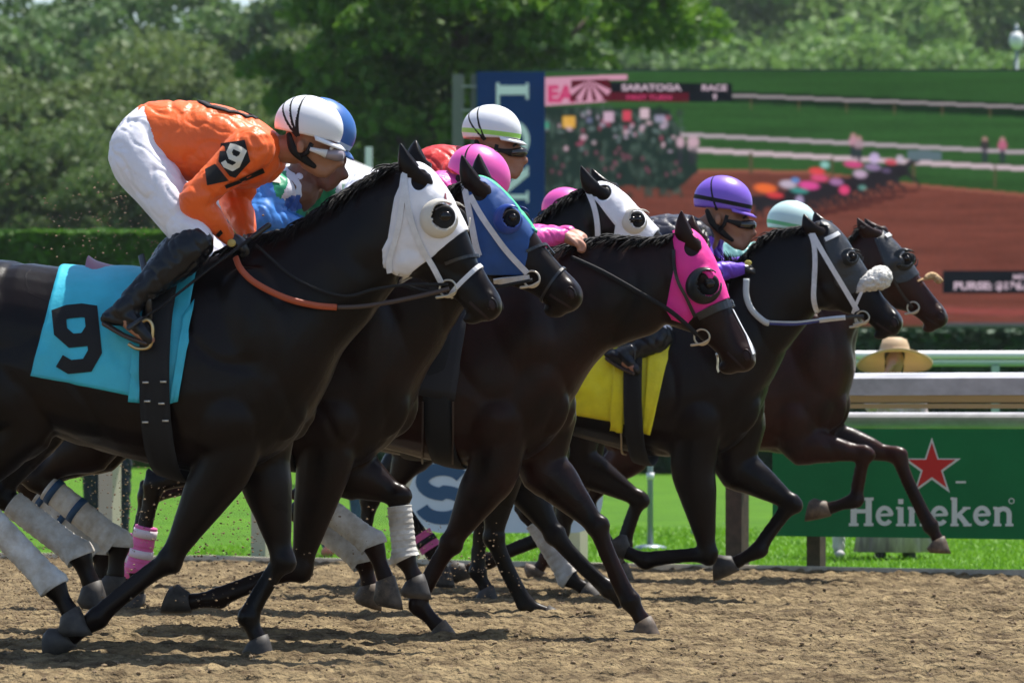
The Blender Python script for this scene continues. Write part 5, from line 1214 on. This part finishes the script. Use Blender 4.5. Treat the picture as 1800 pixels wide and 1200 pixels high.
# pillar
NV = mat('navy_panel', (.005, .045, .19), rough=.8, spec=.1, noise_amt=.1, nscale=1); mb = MB(); a = vbl(838, 720); b = vbl(958, 127); mb.box(a[0], b[0]-.005, -.12, .8, 0, b[2]); pil = mb.build('pillar', NV, vb, smooth=False)
LT = mat('silver_lettering', (.92, .95, .96), rough=.6, spec=.2); mb = MB(); y = 145
for ch in 'LONGINES':
    adv, st = GL[ch]; hgt = 55*1.0; wd_ = {'L': 62, 'I': 30}.get(ch, 72)
    for i, (pl, th) in enumerate(st):
        for s4 in stroke(pl, th*1.25):
            q = []
            for p_ in s4: px_ = 873+p_[1]*56; py_ = y+p_[0]/adv*wd_; w3 = vbl(px_, py_, .14+.004*i); q.append(w3)
            mb.add(q, [(0,1,2,3)])
    y += wd_+6
mb.build('lettering', LT, pil, smooth=False)
GT = mat('galvanised_frame', (.16, .17, .15), rough=.6, metal=.2)
mb = MB(); a = vbl(795, 720); b = vbl(815, 130); mb.box(a[0], b[0], .1, .4, 0, b[2]); a2 = vbl(828, 720); b2 = vbl(836, 130); mb.box(a2[0], b2[0], .1, .4, 0, b2[2]); mb.build('mast', GT, vb, smooth=False)
mb = MB()
for yy in (150, 192, 215, 260, 330, 400): a = vbl(812, yy); b = vbl(838, yy+3); mb.box(a[0], b[0], .05, .12, b[2], a[2])
mb.build('rungs', mat('pale_steel', (.4,.42,.4)), vb, smooth=False)
# lamp
q = bpy.data.objects.new('street_lamp', None); COL.objects.link(q); p = W(1787, 720, 115); q.location = (p.x, 115, 0); tag(q, 'white globe lamp on a post against the trees', 'lamp')
zt = 1+(720-72)/F*115; b = MB(); b.tube([(0,0,0),(0,0,zt-.2)], [.06,.045], 10, up=(1,0,0)); b.build('pole', GRY, q); b = MB(); b.ball((0,0,zt), (.19,.19,.24)); b.build('globe', WHITE, q); b = MB(); b.tube([(0,0,zt+.2),(0,0,zt+.3),(0,0,zt+.42)], [.09,.06,.02], 10, up=(1,0,0)); b.build('finial', GRY, q)
# tent
TN = mat('white_canvas', (.70,.70,.70), rough=.7); q = bpy.data.objects.new('canopy_tent', None); COL.objects.link(q); d_ = 60; p = W(600, 720, d_); q.location = (p.x, d_, 0); tag(q, 'white canvas canopy beyond the blue helmet', 'tent')
zk = lambda py: 1+(720-py)/F*d_; mb = MB(); xr = lambda px: (px-600)/F*d_; x0, x1 = xr(430), xr(720); ze = zk(330); zp = zk(262)
mb.add([(x0,-1.2,ze),(x1,-1.2,ze),(x1,1.2,ze),(x0,1.2,ze),((x0+x1)/2-.05,0,zp)], [(0,1,4),(1,2,4),(2,3,4),(3,0,4),(3,2,1,0)]); mb.build('roof', TN, q, smooth=False)
mb = MB(); mb.box(x0, x1, -1.22, -1.2, ze-.25, ze-.003); mb.build('valance', TN, q, smooth=False)
for x in (x0+.05, x1-.05):
    for y in (-1.1, 1.1): mb = MB(); mb.box(x-.04, x+.04, y-.04, y+.04, 0, ze-.01); mb.build('leg', TN, q, smooth=False)
q = MB(); p = W(648, 720, 66); q.box(p.x-.05, p.x+.05, 66, 66.1, 0, 1+(720-258)/F*66); o = q.build('white_post', WHITE, smooth=False); tag(o, 'slim white post rising beside the canopy tent', 'post')
# people behind the rail -------------------------------------------------
def bystander(px, d, hgt, top, bottom, skin, label, hair=(.05,.03,.02), lean=0, skirt=False, hat=None, arm_up=False, shoes=(.05,.05,.05)):
    x = (px-900)/F*d; k = hgt/1.7; b = MB(); V3 = lambda a, c, e: Vector((a*k, c*k, e*k)); sk_ = MB()
    for s_ in (-1, 1): sk_.capsule([V3(s_*.10,0,.9), V3(s_*.11,0,.48), V3(s_*.11,.01,.10), V3(s_*.12,-.12,.04)], [.075*k,.05*k,.035*k,.03*k], 12)
    sk_.capsule([V3(0,0,.95), V3(0,0,1.2), V3(0,lean*.5,1.38)], [.12*k,.11*k,.10*k], 14); sk_.capsule([V3(0,lean*.5,1.38), V3(0,lean,1.52)], [.055*k,.05*k], 12); sk_.ball(V3(0,lean,1.60), (.075*k,.092*k,.115*k)); sk_.capsule([V3(0,lean-.085,1.60), V3(0,lean-.108,1.57)], [.012*k,.016*k], 8)
    ar = []
    for s_ in (-1, 1):
        up = arm_up and s_ < 0
        pts = [V3(s_*.17,lean*.5,1.38), V3(s_*.22,-.04,1.14) , V3(s_*.20,-.14,.92)] if not up else [V3(-.17,lean*.5,1.38), V3(-.20,-.22,1.22), V3(-.07,lean-.14,1.50)]
        ar.append(pts); sk_.capsule(pts, [.045*k,.036*k,.026*k], 10); e = pts[-1]; dd = (pts[-1]-pts[-2]).normalized()
        sk_.capsule([e, e+dd*.06*k], [.028*k,.03*k], 8)
        for o_ in (-.025, -.008, .009, .026): sk_.capsule([e+dd*.06*k+Vector((o_*k,0,0)), e+dd*.10*k+Vector((o_*k,-.01,0)), e+dd*.125*k+Vector((o_*k,.005,0))], [.010*k,.009*k,.007*k], 6, sub=2)
        sk_.capsule([e+dd*.03*k, e+dd*.07*k+Vector((.04*k*-s_,-.02*k,0))], [.012*k,.009*k], 6, sub=2)
    o = mkobj('person', remesh(sk_, 'standing_body', .010, 2), skin); o.location = (x, d, 0); tag(o, label, 'person')
    b = MB()
    if skirt:
        rings = []
        for z, r in ((.06,.30),(.4,.25),(.8,.19),(1.0,.14)): rings.append(np.array([V3(math.cos(a)*r*(1+.10*math.sin(a*11+z*3)), math.sin(a)*r*.8*(1+.10*math.sin(a*11+z*3)), z) for a in np.linspace(0, 6.283, 96, endpoint=False)]))
        b.loft(rings); b.build('skirt', bottom, o)
    else:
        for s_ in (-1, 1): b.capsule([V3(s_*.06,0,.95), V3(s_*.10,0,.86), V3(s_*.11,0,.48), V3(s_*.11,.01,.10)], [.12*k,.10*k,.075*k,.06*k], 14)
        me = remesh(b, 'tr', .012, 3); crumple(me, .012, 9); mkobj('trousers', me, bottom, o)
    b = MB(); b.capsule([V3(0,0,.92), V3(0,0,1.15), V3(0,lean*.5,1.36)], [.15*k,.15*k,.13*k], 16, flat=.8)
    for a_ in ar: b.capsule([a_[0], a_[1], a_[1].lerp(a_[2], .5)], [.065*k,.052*k,.045*k], 12)
    me = remesh(b, 'sh', .012, 3); crumple(me, .012, 9); mkobj('shirt', me, top, o)
    hm = mat('person_hair', hair, rough=.6); b = MB(); b.ball(V3(0,lean+.02,1.63), (.085*k,.095*k,.105*k)); b.ball(V3(0,lean+.05,1.55), (.08*k,.06*k,.12*k)); mkobj('hair', remesh(b, 'hr', .012, 2), hm, o)
    for s_ in (-1, 1): b = MB(); b.capsule([V3(s_*.11,.05,.045), V3(s_*.12,-.15,.04)], [.045*k,.042*k], 12, flat=1.0); b.build('shoe', mat('shoe', shoes), o)
    if hat:
        b = MB(); rings = []; c = V3(0, lean+.01, 1.66)
        prof = [(.30, -.075), (.305, -.06), (.20, -.015), (.125, .005), (.115, .05), (.095, .10), (.05, .118), (.01, .12)]
        for r, z in prof: rings.append(np.array([c+Vector((math.cos(a)*r*k, math.sin(a)*r*k*.95, (z-(.035*r/.3*abs(math.cos(a))**1.5 if r > .15 else 0)+(.09*(-math.sin(a)) if r > .25 else .03*(-math.sin(a)) if r > .15 else 0))*k)) for a in np.linspace(0, 6.283, 48, endpoint=False)]))
        b.loft(rings, cap=False); ho = b.build('sun_hat', hat, o); md = ho.modifiers.new('t', 'SOLIDIFY'); md.thickness = .006
        b = MB(); b.capsule([c+Vector((math.cos(a)*.125*k, math.sin(a)*.12*k, .012*k)) for a in np.linspace(0, 6.283, 24)], [.006]*24, 6, sub=1); b.build('hat_band', mat('hat_ribbon', (.5,.45,.35)), ho)
    return o
STRAW = leaf_mat('straw', (.70, .52, .32), (.76, .57, .37))
bystander(1572, 30.2, 1.42, silk('pale_pink_top', (.6,.45,.45)), mat('patterned_skirt', (.58,.48,.50), col2=(.34,.25,.30), nscale=10, nstretch=(3,3,.4), rough=.8), SKIN3, 'woman in a wide straw sun hat and long patterned skirt behind the rail', lean=-.05, skirt=True, hat=STRAW, arm_up=True)
bystander(1455, 30.4, 1.15, silk('grey_shirt', (.3,.3,.33)), mat('white_trousers', (.6,.6,.6), rough=.8), SKIN1, 'short person in white trousers behind the green banner', shoes=(.4,.4,.4))
DJ = mat('dark_jeans', (.015,.02,.035), rough=.8, noise_amt=.4, nscale=30); BJ = mat('blue_jeans', (.06,.11,.22), rough=.8, noise_amt=.3, nscale=30)
bystander(188, 33, 1.62, silk('navy_shirt', (.03,.04,.1)), DJ, SKIN3, 'person in dark jeans standing under the belly of the nearest horse')
bystander(605, 30.6, 1.6, silk('white_shirt', (.6,.6,.6)), BJ, SKIN1, 'person in blue jeans and coral shoes behind the bandaged legs', shoes=(.6,.2,.13))
# trees ------------------------------------------------------------------
LA = leaf_mat('mid_green_leaves', (.06, .13, .032), (.12, .21, .055)); LB = leaf_mat('olive_leaves', (.065, .125, .03), (.135, .19, .05)); LC = leaf_mat('deep_green_leaves', (.055, .15, .015), (.19, .32, .03)); LD = leaf_mat('fresh_green_leaves', (.11, .22, .045), (.18, .30, .07))
BARK = mat('bark', (.09, .07, .05), rough=.95, bump=.8, bscale=20)
def crown_mesh(seed, rx, rz, nclus, leaves, ls, cr=(.6, 1.2), bias=.5):
    g = np.random.RandomState(seed); V = []; 
    cl = []
    while len(cl) < nclus:
        p = g.uniform(-1, 1, 3); r = np.linalg.norm(p)
        if r > 1 or r < bias*g.rand(): continue
        p = p*np.array([rx, rx, rz])*(1+.16*math.sin(seed+p[0]*4+p[2]*5)); cl.append((p, g.uniform(*cr)))
    pts = []
    for p, r in cl:
        k = leaves; d = g.normal(size=(k, 3)); d /= np.linalg.norm(d, axis=1)[:, None]; d[:, 2] = np.abs(d[:, 2])*1.0-.25*g.rand(k)
        rad = r*(.75+.3*g.rand(k))[:, None]; pts.append(p+d*rad*np.array([1, 1, .7]))
    P_ = np.concatenate(pts); n = len(P_); a = g.normal(size=(n, 3)); a /= np.linalg.norm(a, axis=1)[:, None]; up = np.tile([0, 0, 1.], (n, 1))+g.normal(size=(n, 3))*.6; b = np.cross(up, a); b /= (np.linalg.norm(b, axis=1)[:, None]+1e-6); s_ = ls*(.5+g.rand(n))[:, None]
    Q = np.stack([P_-a*s_*.5-b*s_*.32, P_+a*s_*.5-b*s_*.28, P_+a*s_*.45+b*s_*.32, P_-a*s_*.5+b*s_*.3], 1).reshape(-1, 3)
    me = bpy.data.meshes.new('crown'); me.from_pydata(Q.tolist(), [], [(4*i, 4*i+1, 4*i+2, 4*i+3) for i in range(n)]); return me
def trunk_mesh(seed, h_, r, zc, rx):
    rr = random.Random(seed); mb = MB(); mb.tube([(0,0,-.2),(.1,0,h_*.3),(.05,.1,h_*.6),(0,0,h_*.9)], [r,r*.8,r*.5,r*.15], 10, up=(1,0,0))
    for i in range(9): a = rr.uniform(0, 6.28); z = h_*rr.uniform(.3, .65); e = Vector((math.cos(a)*rx*.7, math.sin(a)*rx*.7, z+h_*.2)); mb.tube([(0,0,z),e*.5+Vector((0,0,z*.5)),e], [r*.35,r*.22,r*.06], 6, up=(.3,.2,1))
    return mb.mesh('trunk')
KINDS = []
for i, (rx, rz, nc, lv, ls, m) in enumerate(((2.6, 3.6, 95, 330, .135, LA), (2.8, 3.2, 85, 330, .135, LB), (2.3, 4.2, 90, 330, .135, LA), (3.2, 3.2, 105, 330, .14, LD))):
    cm = crown_mesh(10+i, rx, rz, nc, lv, ls); cm.materials.append(m); tm = trunk_mesh(i, 7.5, .28, 5, rx); tm.materials.append(BARK); KINDS.append((cm, tm, rz))
def tree(px, d, ztop, kind, label, group='trees of the wood behind the hedge', mt=None, sx=1.0):
    cm, tm, rz = KINDS[kind]; r = bpy.data.objects.new('tree', None); COL.objects.link(r); s_ = ztop/(4.6+rz+.6); r.location = ((px-900)/F*d, d, 0); r.rotation_euler = (0, 0, random.uniform(0, 6.28)); r.scale = (s_*sx, s_*sx, s_); tag(r, label, 'tree', group)
    c_ = bpy.data.objects.new('crown', cm); COL.objects.link(c_); c_.parent = r; c_.location = (0, 0, 4.6)
    if mt: c_.material_slots[0].link = 'OBJECT'; c_.material_slots[0].material = mt
    t_ = bpy.data.objects.new('trunk', tm); COL.objects.link(t_); t_.parent = r; return r
rr = random.Random(11)
NAMES = ['mid green', 'olive brown tinted', 'slim green', 'fresh light green']
LFT = 'one of the crowded wood trees behind the clipped hedge on the left'; RGT = 'hazy light green wood tree seen above the video screen'
def top(py, d): return 1+(720-py)/F*d
for px in range(-120, 760, 105): d = 135+rr.uniform(0, 8); tree(px+rr.uniform(-30, 30), d, top(215+rr.uniform(-50, 40), d), 1 if rr.random() < .6 else 0, LFT, 'front row of wood trees')
for px in range(-180, 820, 95): d = 165+rr.uniform(0, 12); tree(px+rr.uniform(-30, 30), d, top(95+rr.uniform(-40, 40), d), rr.choice((0, 1, 2)), LFT, 'front row of wood trees')
for px in range(-180, 900, 105): d = 205+rr.uniform(0, 15); tree(px+rr.uniform(-30, 30), d, top(-60+rr.uniform(-30, 30), d), rr.choice((0, 2, 0)), LFT, 'front row of wood trees')
for px in range(980, 2000, 100): d = 230+rr.uniform(0, 25); tree(px+rr.uniform(-30, 30), d, top(60+rr.uniform(-40, 30), d), rr.choice((3, 3, 0)), RGT, 'hazy trees above the screen')
for px in range(940, 2000, 110): d = 300+rr.uniform(0, 25); tree(px+rr.uniform(-30, 30), d, top(-120+rr.uniform(-25, 20), d), rr.choice((3, 2, 3)), RGT, 'hazy trees above the screen')
cm = crown_mesh(77, 3.9, 5.2, 240, 380, .14, (.5, 1.0), .6); cm.materials.append(LC); tm = trunk_mesh(9, 10, .4, 6, 3.6); tm.materials.append(BARK); KINDS.append((cm, tm, 5.2))
tree(815, 100, 14.5, 4, 'big dark leafy maple rising behind the navy pillar', 'big dark trees', sx=.92)
tree(1190, 128, 11.4, 3, 'rounded light green tree above the screen, right of the big dark one', 'light trees', sx=.9)
tree(1165, 150, 12.2, 3, 'light green tree just behind the rounded one', 'light trees')
tree(240, 88, 4.1, 0, 'small round shrub-like tree just above the hedge under the orange jockey', 'low trees', mt=LA)
# ---------------------------------------------------------------- haze
mb = MB(); mb.box(-90, 90, -20, 420, -2, 60); o = mb.build('haze', None, smooth=False); tag(o, 'thin summer haze in the air', 'haze', kind='stuff')
m = bpy.data.materials.new('haze'); m.use_nodes = True; n = m.node_tree.nodes; n.remove(n['Principled BSDF']); pv = n.new('ShaderNodeVolumePrincipled'); pv.inputs['Color'].default_value = (.85, .93, 1, 1); pv.inputs['Density'].default_value = .00014; pv.inputs['Anisotropy'].default_value = .2
m.node_tree.links.new(pv.outputs[0], n['Material Output'].inputs['Volume']); o.data.materials.append(m)
